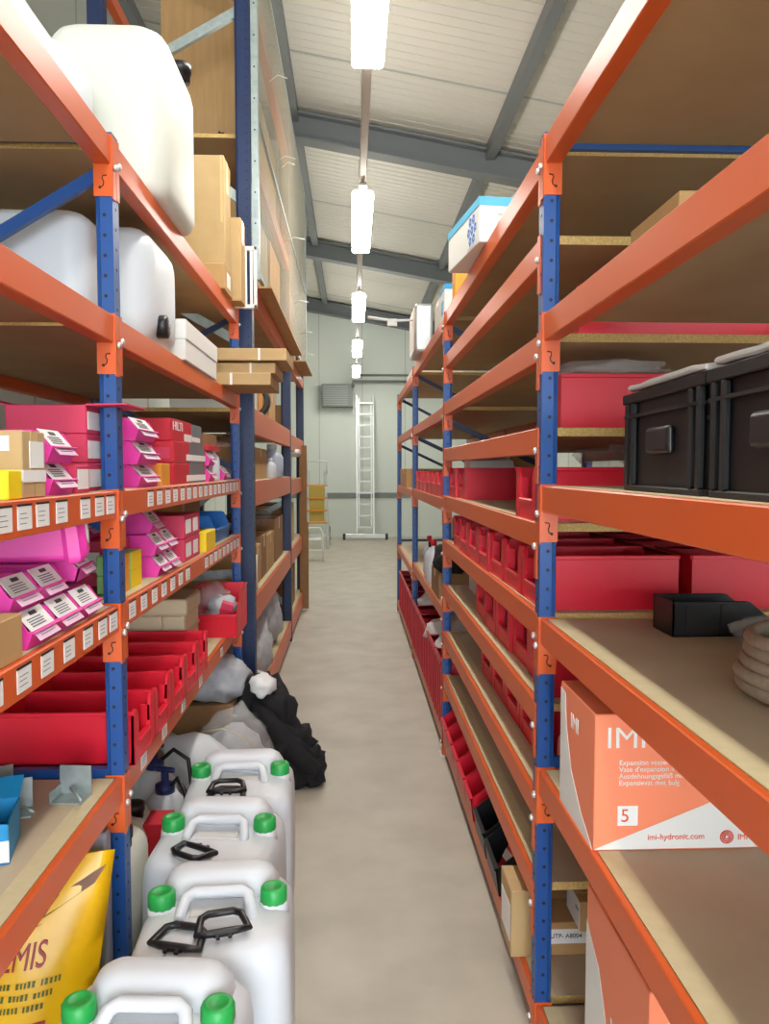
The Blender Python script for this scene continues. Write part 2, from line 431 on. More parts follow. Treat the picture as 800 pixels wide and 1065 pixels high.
# ------------------------------------------------------------------ bins
def shelf_bin(L, W, H, m, label='x', name='storage_bin', cat='bin', post_w=.045, lip=.36):
    """shelf tray: front at local x=0 facing +x, body runs to x=-L"""
    b = MB(); t = .006; r = .008
    b.box(-L, 0, -W/2, W/2, 0, t, 0)
    for s in (-1, 1):
        y = sorted((s*W/2, s*(W/2-t)))
        b.box(-L, 0, y[0], y[1], 0, H, 0, .0015)
        y = sorted((s*(W/2+.004), s*(W/2-t)))
        b.box(-L, .002, y[0], y[1], H-.012, H, 0, .002)
        y = sorted((s*W/2, s*(W/2-post_w)))
        # rounded front post
        yo, yi = s*W/2, s*(W/2-post_w)
        b.prism([(yo, .0), (yi, .0), (yi, H-.03), (yi+s*.006, H-.012), (yi+s*.018, H), (yo, H)], 'x', -.012, 0, 0, .002)
        b.prism([(yi, .0), (yi-s*.02, .0), (yi-s*.02, H*lip), (yi-s*.008, H*lip+.004), (yi, H*lip+.018)], 'x', -.012, -.002, 0)
        yy = sorted((yi, yi+s*.005)); b.box(-.03, -.002, yy[0], yy[1], 0, H-.03, 0, .001)
    b.box(-L, -L+t, -W/2, W/2, 0, H, 0, .0015); b.box(-L-.004, -L+t, -W/2, W/2, H-.012, H, 0, .002)
    b.box(-.014, -.002, -W/2, W/2, 0, H*lip, 0, .003); b.box(-.018, .003, -W/2+post_w, W/2-post_w, H*lip-.008, H*lip+.004, 0, .003)
    o = b.build(name, m); return tag(o, label, cat)
def hopper_bin(L, W, H, m, card=True, cat='bin', name='hopper_bin', ms=.42):
    root = thing(name, 'x', cat); b = MB(); t = .004
    prof = [(-L, 0), (-L, H), (-L*ms, H), (-L*(ms-.05), H*.97), (-L*.04, H*.54), (0, H*.50), (-.012, 0)]
    for s in (-1, 1):
        y = sorted((s*W/2, s*(W/2-t))); b.prism(prof, 'y', y[0], y[1], 0)
        y = sorted((s*(W/2+.003), s*(W/2-.005)))
        b.box(-L, -L*ms, y[0], y[1], H-.007, H, 0, .001)
        for fx in (-.85, -.5):
            y = sorted((s*(W/2+.002), s*W/2)); b.box(L*fx-.004, L*fx+.004, y[0], y[1], 0, H-.007, 0)
    b.box(-L, -.012, -W/2, W/2, 0, t, 0); b.box(-L, -L+t, -W/2, W/2, 0, H, 0)
    b.prism([(-.016, 0), (-.012, 0), (0, H*.5), (-.006, H*.5)], 'y', -W/2, W/2, 0); b.box(-.012, .004, -W/2, W/2, H*.46, H*.52, 0, .002)
    b.build('tray', m, root)
    if card:
        b = MB(); w = W*.42
        p0, p1 = Vector((-L*(ms-.01), 0, H*1.02)), Vector((.008, 0, H*.22)); d = p1-p0
        n = Vector((-d.z, 0, d.x)).normalized()
        if n.z < 0: n = -n
        def q(a, bb, ya, yb, off, mi, th=.0012):
            A, B = p0+d*a+n*off, p0+d*bb+n*off
            b.rings([[(A+n*th*k)+Vector((0, yy, 0)) for yy in (ya, yb)] + [(B+n*th*k)+Vector((0, yy, 0)) for yy in (yb, ya)] for k in (0, 1)], mi, False)
        q(0, .68, -w, w, .002, 0); q(.68, 1.0, -w*.92, w*.92, .002, 1); q(.10, .22, -w*.25, w*.3, .0035, 2)
        for k in range(4): q(.30+k*.08, .33+k*.08, -w*.7, w*(.2+.4*random.random()), .0035, 3)
        for k in range(2): q(.76+k*.09, .78+k*.09, -w*.6, w*.6, .0035, 3)
        b.build('label_card', [PAPER, mat('pale_pink_card', (226, 190, 214), .5), DARKGREY, INK], root)
    return root

# right rack, four rows of red shelf trays (fronts face the aisle, -X)
binA = shelf_bin(.385, .262, .152, RED)
def bin_row(proto, x, y0, n, pitch, z, words, grp, rz=PI, jit=.012):
    for i in range(n):
        place(proto, (x + random.uniform(0, jit), y0+pitch*(i+.5), z), rz, words.format(ORD[i]), grp)
bin_row(binA, .512, 2.115, 7, .268, 1.208, '{} red bin from the front post on the long full row at chest height', 'red bins on the sixth shelf')
bin_row(binA, .54, 2.12, 5, .27, .96, '{} red bin from the front post on the shelf below the full bin row', 'red bins on the seventh shelf', jit=.02)
bin_row(binA, .56, 2.10, 5, .265, .70, '{} red bin from the front post on the third shelf from the floor, right rack', 'red bins on the eighth shelf', jit=.02)
for i in range(6):
    place(binA, (1.30 if i else 1.33, 2.115+.268*(i+.5), 1.208), 0, '%s red bin from the front in the rear row behind the chest-high bins' % ORD[i], 'red bins in the rear row')
place(binA, (.515, 2.30, 1.453), PI, 'red bin beside the front post on the shelf just above chest height, right rack', 'red bins on the fifth shelf')
place(binA, (.53, 3.78, 1.453), PI, 'dark red bin at the far end of its shelf, long side towards the camera', 'red bins on the fifth shelf')
place(binA, (.52, 4.05, 1.453), PI, 'last red bin before the second post on the fifth shelf, right rack', 'red bins on the fifth shelf')
place(binA, (.572, 2.26, 1.71), PI, 'red bin under loose plastic film behind the front right post')
for i in range(6): place(binA, (1.30, 2.25+.27*i, 1.453), 0, '%s red bin from the front at the back of the fifth right shelf, under film' % ORD[i], 'rear red bins on the fifth shelf')
for i, (x, r) in enumerate(((.73, PI), (1.29, 0))):
    place(binA, (x-.1 if i == 0 else x, 2.3, 1.96), r, ['dark red bin in shade under the second orange beam at right', 'bright red bin at the right photo edge just under a shelf underside'][i], 'red bins on the third shelf')
binB = shelf_bin(.385, .212, .15, RED)
LBL = ['front red bin on the low left shelf, its side facing the camera', 'second red bin on the low left shelf', 'third red bin on the low left shelf', 'fourth red bin on the low left shelf',
       'fifth and farthest red bin of the row on the low left shelf']
for i in range(5): place(binB, (-.598, 2.115+.215*(i+.5), .787), 0, LBL[i], 'red bins on the low left shelf')
binC = shelf_bin(.30, .27, .145, RED, post_w=.05, lip=.5)
for i in range(6): place(binC, (.512, 4.45+.31*(i+.5), 1.435), PI, '%s small red bin beyond the second right post, at eye height' % ORD[i], 'red bins past the second post')
# bottom red hopper bins, right rack
hopR = hopper_bin(.30, .2, .19, RED, card=False)
for i in range(5): place(hopR, (.487, 3.14+.215*(i+.5), .13), PI, '%s red open-fronted bin past the black ones on the bottom right shelf' % ORD[i], 'red hopper bins at the floor')
hopK = hopper_bin(.32, .225, .19, BLACKP, card=False)
for i in range(2): place(hopK, (.487, 2.56+.26*(i+.5), .13), PI, ['near black open-fronted bin on the bottom right shelf, holding boxes', 'far black open-fronted bin on the bottom right shelf, next to red bins'][i], 'black bins at the floor')
def simple_box(name, label, cat, x0, x1, y0, y1, z0, z1, m, m2=None, rz=0, rot=None):
    b = MB(); hx, hy, h = (x1-x0)/2, (y1-y0)/2, z1-z0
    b.box(-hx, hx, -hy, hy, 0, h, 0, .002); 
    b.box(-hx-.0006, hx+.0006, -hy-.0006, hy+.0006, h*.3, h*.55, 1)
    o = b.build(name, [m, m2 or m], None, ((x0+x1)/2, (y0+y1)/2, z0)); o.rotation_euler = rot or (0, 0, rz); return tag(o, label, cat)
simple_box('small_box', 'small red and white box sticking out of the near black bin', 'box', .53, .60, 2.62, 2.74, .14, .27, REDBOX, PAPER, rot=(0, .5, .2))
simple_box('small_box', 'small maroon and white packet in the far black bin', 'box', .54, .61, 2.88, 3.0, .14, .26, MAROON, PAPER, rot=(.1, .5, -.2))
for i, y in enumerate((2.66, 2.92)):
    b = MB(); b.blob((0, 0, .03), (.07, .07, .035), .3, 3, 2, 0, i); tag(b.build('bag_of_fittings', PLASTIC, None, (.68, y, .14)), ['clear bag of fittings in the near black bin', 'clear bag of fittings in the far black bin'][i], 'bag')

# tall ribbed red crates at the bottom of the far right bays
def tall_crate(L, W, H, m):
    b = MB(); t = .008
    b.box(-L, 0, -W/2, W/2, 0, t); b.box(-L, -L+t, -W/2, W/2, 0, H); b.box(-t, 0, -W/2, W/2, 0, H)
    for s in (-1, 1):
        y = sorted((s*W/2, s*(W/2-t))); b.box(-L, 0, y[0], y[1], 0, H)
    for s in (0, 1):
        for k in range(3):
            x = -L-.006 if s else 0; b.box(x, x+.006, -W/2+W*(k+.5)/3-.008, -W/2+W*(k+.5)/3+.008, .02, H-.03, 0, .001)
    for s in (-1, 1):
        y = sorted((s*(W/2+.006), s*(W/2-t))); b.box(-L-.006, .006, y[0], y[1], H-.025, H, 0, .002)
    for x in (-L-.006, -t): b.box(x, x+.014, -W/2, W/2, H-.025, H, 0, .002)
    return tag(b.build('tall_crate', m), 'x', 'crate')
cr = tall_crate(.4, .33, .38, mat('deep_red_plastic', (186, 16, 40), .4))
for i in range(11):
    y = 4.5 + .36*i
    if 6.35 < y+.1 < 6.5: pass
    place(cr, (.50, y, .13), PI, '%s tall red crate on the bottom shelf, counted from the second right post' % (ORD + ['eleventh'])[i], 'tall red crates on the bottom shelf')
for i, (y, s) in enumerate(((4.75, 1), (5.2, 1.2), (6.3, .8))):
    b = MB(); b.blob((0, 0, .05), (.14*s, .15*s, .09), .35, 2.5, 3, 0, i+4)
    tag(b.build('white_bag', CLOTHW, None, (.66, y, .45)), ['crumpled white bag in the nearest tall red crate', 'bulging white bag on top of a tall red crate', 'small white bag at the far end of the tall red crates'][i], 'bag')

# black euro containers on the third shelf of the near right bay
def euro(lx, ly, h, m):
    root = thing('stacking_crate', 'x', 'crate'); b = MB(); t = .006
    b.box(-lx/2, lx/2, -ly/2, ly/2, 0, t)
    for s in (-1, 1):
        x = sorted((s*lx/2, s*(lx/2-t))); b.box(x[0], x[1], -ly/2, ly/2, 0, h)
        y = sorted((s*ly/2, s*(ly/2-t))); b.box(-lx/2, lx/2, y[0], y[1], 0, h)
        y = sorted((s*(ly/2+.012), s*(ly/2))); b.box(-lx/2, lx/2, y[0], y[1], h-.02, h, 0, .002); b.box(-lx/2, lx/2, y[0], y[1], h-.05, h-.044, 0); b.box(-lx/2, lx/2, y[0], y[1], h-.075, h-.068, 0)
        for k in (-.48, -.40, .40, .48): b.box(lx*k-.008, lx*k+.008, y[0], y[1], .012, h-.02, 0, .003)
        x = sorted((s*(lx/2+.012), s*(lx/2))); b.box(x[0], x[1], -ly/2-.012, ly/2+.012, h-.02, h, 0, .002); b.box(x[0], x[1], -ly/2, ly/2, h-.05, h-.044, 0)
        for k in (-.47, -.38, .38, .47): b.box(x[0], x[1], ly*k-.008, ly*k+.008, .012, h-.02, 0, .003)
    for s in (-1, 1):
        b.box(-lx/2-.005, lx/2+.005, s*ly/2-.01, s*ly/2+.01, 0, .012, 0, .002); b.box(s*lx/2-.01, s*lx/2+.01, -ly/2, ly/2, 0, .012, 0, .002)
    b.build('body', m, root)
    for s in (-1, 1):
        b = MB(); b.box(-.065, .065, s*(ly/2+.006)-.008, s*(ly/2+.006)+.008, h-.125, h-.075, 0, .012, 3); b.build('grip', BLACKP, root)
        b = MB(); b.box(s*(lx/2+.006)-.008, s*(lx/2+.006)+.008, -.06, .06, h-.125, h-.075, 0, .012, 3); b.build('grip', BLACKP, root)
    return root
eu = euro(.59, .395, .198, mat('crate_black', (13, 14, 18), .55))
# crates stand with their short faces across the aisle, turned a little
place(eu, (.866, 1.402, 1.555), 0, 'black stacking crate nearest the front right post', 'black stacking crates', rot=(0, 0, -.043))
place(eu, (.849, .978, 1.555), 0, 'black stacking crate cut by the right edge of the photo', 'black stacking crates', rot=(0, 0, -.043))
for i, (x, y) in enumerate(((.866, 1.402), (.849, .978))):
    b = MB()
    vs = b.box(-.30, .30, -.20, .20, 0, .012, 0, .004)
    bmesh.ops.subdivide_edges(b.bm, edges=b.bm.edges[:], cuts=5, use_grid_fill=True)
    for v in b.bm.verts: v.co.z += .008*noise.noise(v.co*7+Vector((i*5, 0, 0)))+.004*noise.noise(v.co*20)+.007
    o = b.build('foam_sheet', FOAM, None, (x, y, 1.753)); o.rotation_euler = (0, 0, -.043)
    tag(o, ['white foam sheet lying on the black crate by the post', 'white foam sheet on the black crate at the photo edge'][i], 'foam sheet', 'foam sheets on the crates')

# ------------------------------------------------------------------ cartons
def carton(name, label, x0, x1, y0, y1, z0, z1, m=CARDBOX, tape=True, sticker=None, cat='carton', rz=0, group=None, flaps=False):
    """sticker: list of (face, u0,u1,v0,v1,material) with face 'near' (-Y), 'aisle+' (+X) or 'aisle-' (-X); u,v fractions"""
    hx, hy, h = (x1-x0)/2, (y1-y0)/2, z1-z0
    root = thing(name, label, cat, ((x0+x1)/2, (y0+y1)/2, z0), rz, group)
    b = MB(); b.box(-hx, hx, -hy, hy, 0, h, 0, .0025); e = .0008
    if tape: b.box(-hx-.0002, hx+.0002, -.0008, .0008, h*.02, h+.0004, 1)
    b.build('body', [m, CARDDK], root)
    if tape:
        b = MB(); w = min(.024, hy*.3)
        b.box(-hx-e, hx+e, -w, w, h-.0005, h+e, 0)
        for s in (-1, 1): b.box(s*hx-e, s*hx+e, -w, w, h*.72, h, 0)
        b.build('tape', TAPE, root)
    for n, (f, u0, u1, v0, v1, sm) in enumerate(sticker or []):
        b = MB()
        if f == 'near': b.box(-hx+2*hx*u0, -hx+2*hx*u1, -hy-e*(1.5+n*.2), -hy, h*v0, h*v1)
        elif f == 'aisle+': b.box(hx, hx+e*(1.5+n*.2), -hy+2*hy*u0, -hy+2*hy*u1, h*v0, h*v1)
        else: b.box(-hx-e*(1.5+n*.2), -hx, -hy+2*hy*u0, -hy+2*hy*u1, h*v0, h*v1)
        b.build('sticker', sm, root)
    if flaps:
        for s in (-1, 1):
            b = MB(); a = math.radians(14)
            vs = b.box(0, hx*1.0, -hy, hy, -.002, .002, 0)
            b.xf(vs, Matrix.Translation((s*hx, 0, h)) @ Matrix.Rotation(0 if s > 0 else PI, 4, 'Z') @ Matrix.Rotation(-a if s < 0 else -.02, 4, 'Y'))
            b.build('flap', m, root)
    return root

# two orange and white printed cartons, near right bay
c = carton('vessel_carton', 'large orange and white printed carton lying on the lower right shelf', .508, 1.08, 1.585, 1.85, .79, 1.085, SALMON, tape=False)
hx, hy, h = .286, .1325, .295
b = MB()                                      # white wedge on the near face, white arc on the aisle face
b.prism([(-hx, .004), (hx, .004), (hx, .20), (.04, .135), (-.03, .105)], 'y', -hy-.0012, -hy-.0002); b.build('white_wedge', WHITEBOX, c)
b = MB(); b.prism([(hy, .0), (-hy+.005, .0), (-hy*.3, .045), (hy*.3, .11), (hy*.62, .2), (hy*.7, h*.93), (hy, h*.95)], 'x', -hx-.0012, -hx-.0002); b.build('white_arc', WHITEBOX, c)
text('IMI', .064, PAPER, c, (-hx+.022, -hy-.001, h-.072), (1, 0, 0), (0, 0, 1), bold=True, sx=1.1)
for i, s in enumerate(("Expansion vessel with v", "Vase d'expansion à vessie", "Ausdehnungsgefäß mit Blase", "Expansievat met balg")):
    text(s, .0155, PAPER, c, (-hx+.052, -hy-.001, .186-i*.0145), (1, 0, 0), (0, 0, 1))
b = MB(); b.box(-hx+.05, -hx+.094, -hy-.0018, -hy-.0004, .055, .098, 0, .003); bd = b.build('warranty_badge', PAPER, c)
text('5', .04, LOGO, c, (-hx+.056, -hy-.002, .064), (1, 0, 0), (0, 0, 1))
text('imi-hydronic.com', .0175, LOGO, c, (-hx+.115, -hy-.002, .024), (1, 0, 0), (0, 0, 1))
b = MB()
for k in range(3): b.tube([(-hx+.287+math.cos(t*PI/12)*(.0135-.0042*k), -hy-.0018, .027+math.sin(t*PI/12)*(.0135-.0042*k)) for t in range(24)], .0016, 5, 0, True)
b.build('logo', LOGO, c)
text('IMI PNEUMATEX', .0175, LOGO, c, (-hx+.31, -hy-.002, .021), (1, 0, 0), (0, 0, 1))
text('IMI', .05, PAPER, c, (-hx-.001, hy*.35, h-.085), (0, -1, 0), (0, 0, 1), bold=True)
b = MB(); b.box(-.17, .2, -hy*.7, hy*.75, h, h+.001); b.build('top_sticker', mat('grey_blue_print', (150, 152, 172), .5), c)
c = carton('vessel_carton', 'orange and white printed carton standing upright on the bottom right shelf', .545, .98, 1.36, 1.74, .13, .635, SALMON, tape=False)
hx, hy, h = .2175, .19, .505
b = MB(); pts = [(hy, .0), (-hy, .0)] + [(-hy+.02+.0*t, .02) for t in (1,)] + [(hy-.02-2*hy*.80*math.cos(a)*.55, .40*math.sin(a)) for a in [PI*.12*k/1.0 for k in range(1, 5)]] + [(hy, .42)]
b.prism(pts, 'x', -hx-.0012, -hx-.0002); b.build('white_arc', WHITEBOX, c)
text('IMI', .07, PAPER, c, (-hx-.001, .02, .26), (0, -1, 0), (0, 0, 1), bold=True)
text('IMI', .07, PAPER, c, (-hx+.03, -hy-.001, .40), (1, 0, 0), (0, 0, 1), bold=True)

# bottom shelf beside the front right post
c = carton('shipping_carton', 'brown carton with a white strip label behind the front right post foot', .575, 1.0, 2.25, 2.56, .13, .232, CARDBOX, sticker=[('near', .02, .36, .36, .80, PAPER)])
text('UTP- A8004', .019, DARKGREY, c, (-.2125+.018, -.1575, .055), (1, 0, 0), (0, 0, 1))
carton('tall_carton', 'slim beige carton with white aisle label standing at the foot of the front right post', .472, .565, 2.245, 2.40, .13, .335, CARDLT, tape=False, sticker=[('aisle-', .1, .9, .2, .75, PAPER)])
carton('flat_carton', 'white-sided flat box on top of the strip-labelled carton, bottom right', .668, 1.02, 2.20, 2.34, .232, .322, CARDBOX, sticker=[('aisle-', .02, .98, .03, .97, PAPER), ('aisle-', .1, .3, .6, .7, INK)])
carton('small_carton', 'brown carton on the second shelf of the near right bay, under the top shelf', .62, .85, 1.48, 1.74, 2.005, 2.128, CARDBOX, tape=False, sticker=[('aisle-', .55, .85, .35, .6, PAPER)])
carton('flat_carton', 'white carton with dark print on the seventh shelf near the second right post', .62, .95, 3.75, 4.1, .96, 1.05, WHITEBOX, tape=False, sticker=[('near', .2, .6, .4, .6, GREYBOX)])

# black hopper bin, bag, hose on the fourth shelf (near right bay)
kb = hopper_bin(.24, .12, .085, BLACKP, card=False, ms=.27)
place(kb, (1.0, 1.86, 1.20), 0, 'small black open-fronted bin lying on the board in front of red bins')
bg = thing('clear_bag', 'clear plastic bag with a dark part inside on the right shelf', 'bag', (1.0, 1.73, 1.20))
b = MB(); b.blob((0, 0, .03), (.13, .07, .035), .35, 3, 3, 0, 3, 0); b.build('film', PLASTIC, bg)
b = MB(); b.box(-.08, .0, -.025, .02, .004, .03, 0, .008, 2); b.build('contents', BLACKP, bg)
b = MB(); vs = b.box(.03, .12, -.03, .05, .06, .063, 0); b.build('paper_tag', PAPER, bg)
b = MB(); hc = (.862, 1.27)
pts = []
for k in range(5*28):
    a = 2*PI*k/28; rr = .180 + .006*math.sin(k*.045) - .003*(k//56); pts.append((math.cos(a)*rr, math.sin(a)*rr, .015 + .020*k/28))
b.tube(pts, .0125, 10, 0)
tag(b.build('hose_coil', HOSE, None, (hc[0], hc[1], 1.20)), 'coiled grey-brown braided hose at the right edge of the photo', 'hose')

# film, papers and devices on the right rack
b = MB(); b.blob((0, 0, .02), (.16, .2, .03), .35, 3, 3, 0, 8, 0); tag(b.build('plastic_film', PLASTIC, None, (.74, 2.3, 1.862)), 'crumpled clear film lying over red bins behind the front right post', 'film')
b = MB(); vs = b.box(-.11, .11, -.1, .1, 0, .003); b.prism([(-.1, 0), (.1, 0), (.09, .05), (-.06, .035)], 'x', -.11, .10, 0, .004); o = b.build('paper_stack', PAPER, None, (.66, 3.72, 1.6055)); tag(o, 'white paper stack lying on the dark red bin at the far end of its shelf', 'paper')
for i, (x, y, rx, ry) in enumerate(((1.1, 3.2, .15, .3), (1.08, 2.65, .16, .2))):
    b = MB(); b.blob((0, 0, .05), (rx, ry, .055), .3, 3, 3, 0, i+12, 0); tag(b.build('film_bundle', PLASTIC, None, (x, y, 1.605)), ['far bundle of clear film on the rear red bins of the fifth right shelf', 'near bundle of clear film on the rear red bins of the fifth right shelf'][i], 'film')
b = MB(); b.box(-.05, .05, -.05, .05, 0, .06, 0, .004); b.box(-.03, .03, -.052, -.05, .01, .05, 1)
tag(b.build('small_box', [NAVYP, AMBER], None, (.86, 2.9, 1.453)), 'small navy box between bins on the fifth right shelf', 'box')

# top of the right rack
c = carton('appliance_carton', 'white carton with blue lid and blue emblem on top of the right rack', .444, .784, 2.955, 3.425, 2.447, 2.612, WHITEBOX, tape=False, rz=.126)
hx, hy, h = .17, .235, .165
b = MB(); b.box(-hx-.002, hx+.002, -hy-.002, hy+.002, h-.03, h+.002, 0, .001); b.build('lid_band', mat('sky_blue_print', (96, 186, 226), .5), c)
b = MB(); e = -hx-.0014
b.box(e, e+.0004, -.2, -.07, .01, .13, 2)
for q in range(7):
    a = q*PI/3; r0 = .06 if q < 6 else 0
    for k in range(5): b.disc((e, -.135+r0*math.cos(a)*.75+.012*math.cos(k*1.256), .07+r0*.7*math.sin(a)+.012*math.sin(k*1.256)), (1, 0, 0), .008, 0, 8)

b.build('emblem', [mat('mid_blue_print', (60, 120, 200), .5), BLACKM, WHITEBOX], c)
b = MB()
for k in range(3): b.box(-.1, .1-.04*k, -hy-.0012, -hy, .04+.03*k, .048+.03*k)
b.build('faded_print', mat('faint_print', (196, 194, 186), .6), c)
b = MB(); b.lathe([(.09, 0), (.1, .02), (.07, .06), (.02, .07)], 18); tag(b.build('round_cover', BLACKP, None, (.70, 3.1, 2.614)), 'round black cover on the blue and white carton', 'cover')
carton('small_carton', 'yellow-brown carton past the blue emblem carton on the right rack top', .55, .8, 4.2, 4.32, 2.44, 2.68, AMBER, tape=False)
carton('appliance_carton', 'small white carton with blue top standing on the right rack top', .51, .62, 4.33, 4.55, 2.43, 2.62, WHITEBOX, tape=False, sticker=[('aisle-', 0, 1, .85, 1, CYANBOX), ('near', 0, 1, .85, 1, CYANBOX), ('aisle-', .3, .7, .2, .6, CYANBOX)])
carton('shipping_carton', 'pale carton beyond the small blue-topped one on the right rack top', .52, .9, 4.62, 4.95, 2.43, 2.62, WHITEBOX)
b = MB(); b.box(-.02, .11, -.25, .25, 0, .34, 0, .02, 2); b.box(-.022, -.018, -.2, .2, .05, .3, 1); tag(b.build('metal_case', [ALU, WHITEBOX], None, (.46, 5.80, 2.43)), 'silver metal cabinet standing on the right rack top past the cartons', 'cabinet')
a = thing('antenna', 'white antenna arm reaching into the aisle from the silver cabinet', 'antenna', (.44, 5.65, 2.64))
b = MB(); b.tube([(0, 0, .03), (-.15, -.02, .02), (-.33, -.03, .04)], [.008, .009, .012], 8); b.build('arm', WHITEBOX, a)
b = MB(); b.box(-.19, -.12, -.04, .0, -.02, .03, 0, .004); b.build('sensor_box', WHITEBOX, a)
carton('shipping_carton', 'long pale carton on the right rack top at the third post', .52, .95, 5.95, 6.4, 2.43, 2.56, CARDLT)
carton('shipping_carton', 'flat white carton on the far end of the right rack top', .52, .95, 6.7, 7.5, 2.40, 2.47, WHITEBOX)

# right rack beyond the second post
carton('shipping_carton', 'grey-brown carton behind the small red bins past the second right post', .82, 1.2, 4.6, 5.3, 1.435, 1.72, CARDDK, sticker=[('near', .1, .3, .3, .9, PAPER)])
carton('shipping_carton', 'plain brown carton at the end of the eye-height shelf, right rack', .51, .9, 7.4, 8.3, 1.42, 1.60, CARDBOX)
carton('large_carton', 'large brown carton on the shelf above the tall red crates', .72, 1.2, 4.9, 5.6, .82, 1.25, CARDBOX)
carton('shipping_carton', 'low brown carton at the aisle edge above the tall red crates', .51, .7, 4.6, 5.0, .82, .98, CARDDK)
def bottle(label, loc, r, h, m, capm):
    t = thing('bottle', label, 'bottle', loc)
    b = MB(); b.lathe([(r*.9, 0), (r, .01), (r, h*.6), (r*.8, h*.72), (r*.35, h*.82), (r*.35, h*.86)], 16); b.build('body', m, t)
    b = MB(); b.lathe([(r*.42, h*.86), (r*.42, h), (r*.2, h*1.01)], 12); b.build('cap', capm, t)
    return t
bottle('white spray bottle on the shelf above the tall red crates', (.55, 5.25, .82), .05, .3, WHITEP, REDBOX)
bottle('second white bottle, farther along above the red crates', (.56, 5.5, .82), .05, .26, WHITEP, BLACKP)
bottle('red-capped pale bottle farthest above the red crates', (.57, 5.75, .82), .045, .28, GREYSACK, REDBOX)
for i, (y, z) in enumerate(((4.65, .98), (5.45, .82))):
    b = MB(); b.blob((0, 0, .08), (.1, .16, .1), .4, 3, 3, 0, i+20, 0); tag(b.build('black_bundle', CLOTHB, None, (.6 if i == 0 else .72, y, z)), ['black bundled cable on a low carton by the second right post', 'dark bundle deep on the shelf above the red crates'][i], 'bundle')

# ------------------------------------------------------------------ white canisters
def canister(lx, ly, h, m, name='canister', cap_at=None, capm=BLACKP, label='x', soft=1.0, ridge=True, capz=0):
    """upright moulded container with rounded shoulders, a grip ridge and a screw cap"""
    t = thing(name, label, 'canister'); b = MB(); r = min(lx, ly)*.22
    b.loft([(0, lx/2-.03, ly/2-.03, r*.8), (.012, lx/2-.012, ly/2-.012, r*.9), (.04, lx/2, ly/2, r), (h*.45, lx/2*1.0, ly/2*1.0, r), (h-.09*soft, lx/2, ly/2, r), (h-.055*soft, lx/2-.008*soft, ly/2-.008*soft, r), (h-.028*soft, lx/2-.025*soft, ly/2-.025*soft, r*.9), (h-.008*soft, lx/2-.055*soft, ly/2-.055*soft, r*.7), (h, lx/2-.09*soft, ly/2-.09*soft, r*.5)], 6)
    if ridge: b.tube([(0, -ly*.22, h*.95), (0, -ly*.18, h*1.02), (0, 0, h*1.05), (0, ly*.18, h*1.02), (0, ly*.22, h*.95)], .018, 8)
    b.build('body', m, t)
    b = MB(); cx, cy = cap_at or (lx*.25, ly*.25)
    b.lathe([(.034, h-.035+capz), (.034, h-.008+capz), (.038, h-.008+capz), (.038, h+.022+capz), (.03, h+.026+capz)], 16, 0, (cx, cy, 0)); b.build('cap', capm, t)
    return t
cn = canister(.37, .50, .53, NATURAL, cap_at=(.158, .10), soft=.9, capz=.004)
place(cn, (-.752, 2.70, 2.44), 0, 'big white canister overhanging the top left shelf past the front post')
cf = canister(.36, .46, .15, WHITEP, cap_at=(-.05, .1), soft=.7)
place(cf, (-.84, 1.78, 2.44), 0, 'flat white canister at the top left, mostly hidden by the top beam')
cs = canister(.26, .24, .31, WHITEP, cap_at=(-.05, .03), soft=.8)
place(cs, (-.87, 2.24, 2.44), 0, 'small white canister squeezed before the big one on the top left shelf')
cb = canister(.30, .30, .55, WHITEP, cap_at=(.10, -.09), soft=.9, capz=-.01)
place(cb, (-1.10, 2.48, 2.44), 0, 'tall white canister with black cap at the top left corner of the photo')
cn2 = canister(.36, .42, .44, WHITEP, cap_at=(.115, -.07), soft=.75, ridge=False)
place(cn2, (-1.06, 2.64, 1.993+.18), 0, 'white canister lying on its side, black cap to the aisle, second left shelf', rot=(0, PI/2, 0))
cn3 = canister(.58, .30, .31, WHITEP, cap_at=(-.2, 0), soft=.5, ridge=False)
place(cn3, (-1.005, 2.30, 1.993), 0, 'pale translucent canister behind the brace on the second left shelf')
c = carton('white_box', 'long white lidded box on the second left shelf before the long cartons', -.98, -.602, 2.86, 3.50, 1.993, 2.135, WHITEBOX, tape=False)
b = MB(); b.box(-.193, .193, -.324, .324, .075, .146, 0, .003); b.build('lid', WHITEBOX, c)
FL = ['topmost long flat carton jutting into the aisle at left', 'middle long flat carton jutting into the aisle at left', 'lowest long flat carton jutting into the aisle at left']
for i, (x1, y0) in enumerate(((-.385, 3.70), (-.365, 3.74), (-.31, 3.71))):
    c = carton('flat_carton', FL[2-i], -.98, x1, y0, 4.13, 1.994+.058*i, 1.994+.058*i+(.056 if i != 1 else .05), CARDLT, tape=False, group='long flat cartons', sticker=[('near', .68 if i == 0 else .8, .70 if i == 0 else .815, 0, 1, PAPER)])
# cartons and grille on the top left shelf
carton('flat_carton', 'low brown carton with white label under the tall carton, top left shelf', -.98, -.595, 3.70, 3.95, 2.44, 2.556, CARDBOX, tape=False, sticker=[('aisle+', .3, .7, .2, .8, PAPER)])
carton('tall_carton', 'tall tan carton on a low carton at the end of the top left shelf', -1.05, -.602, 3.76, 3.95, 2.556, 3.07, CARDLT, sticker=[('near', .96, .985, .4, 1, TAPE)])
carton('shipping_carton', 'tan carton jutting out behind the tall one, top left shelf', -.95, -.555, 3.97, 4.12, 2.44, 2.85, CARDLT)
g = thing('white_grille', 'white slatted grille standing at the end of the top left shelf', 'grille', (-.67, 4.16, 2.44))
b = MB(); b.box(-.16, .17, -.012, .012, 0, .02, 0, .002); b.box(-.16, .17, -.012, .012, .30, .32, 0, .002); b.box(-.16, -.145, -.012, .012, 0, .32, 0); b.box(.155, .17, -.012, .012, 0, .32, 0, .002); b.build('frame', WHITEBOX, g)
b = MB()
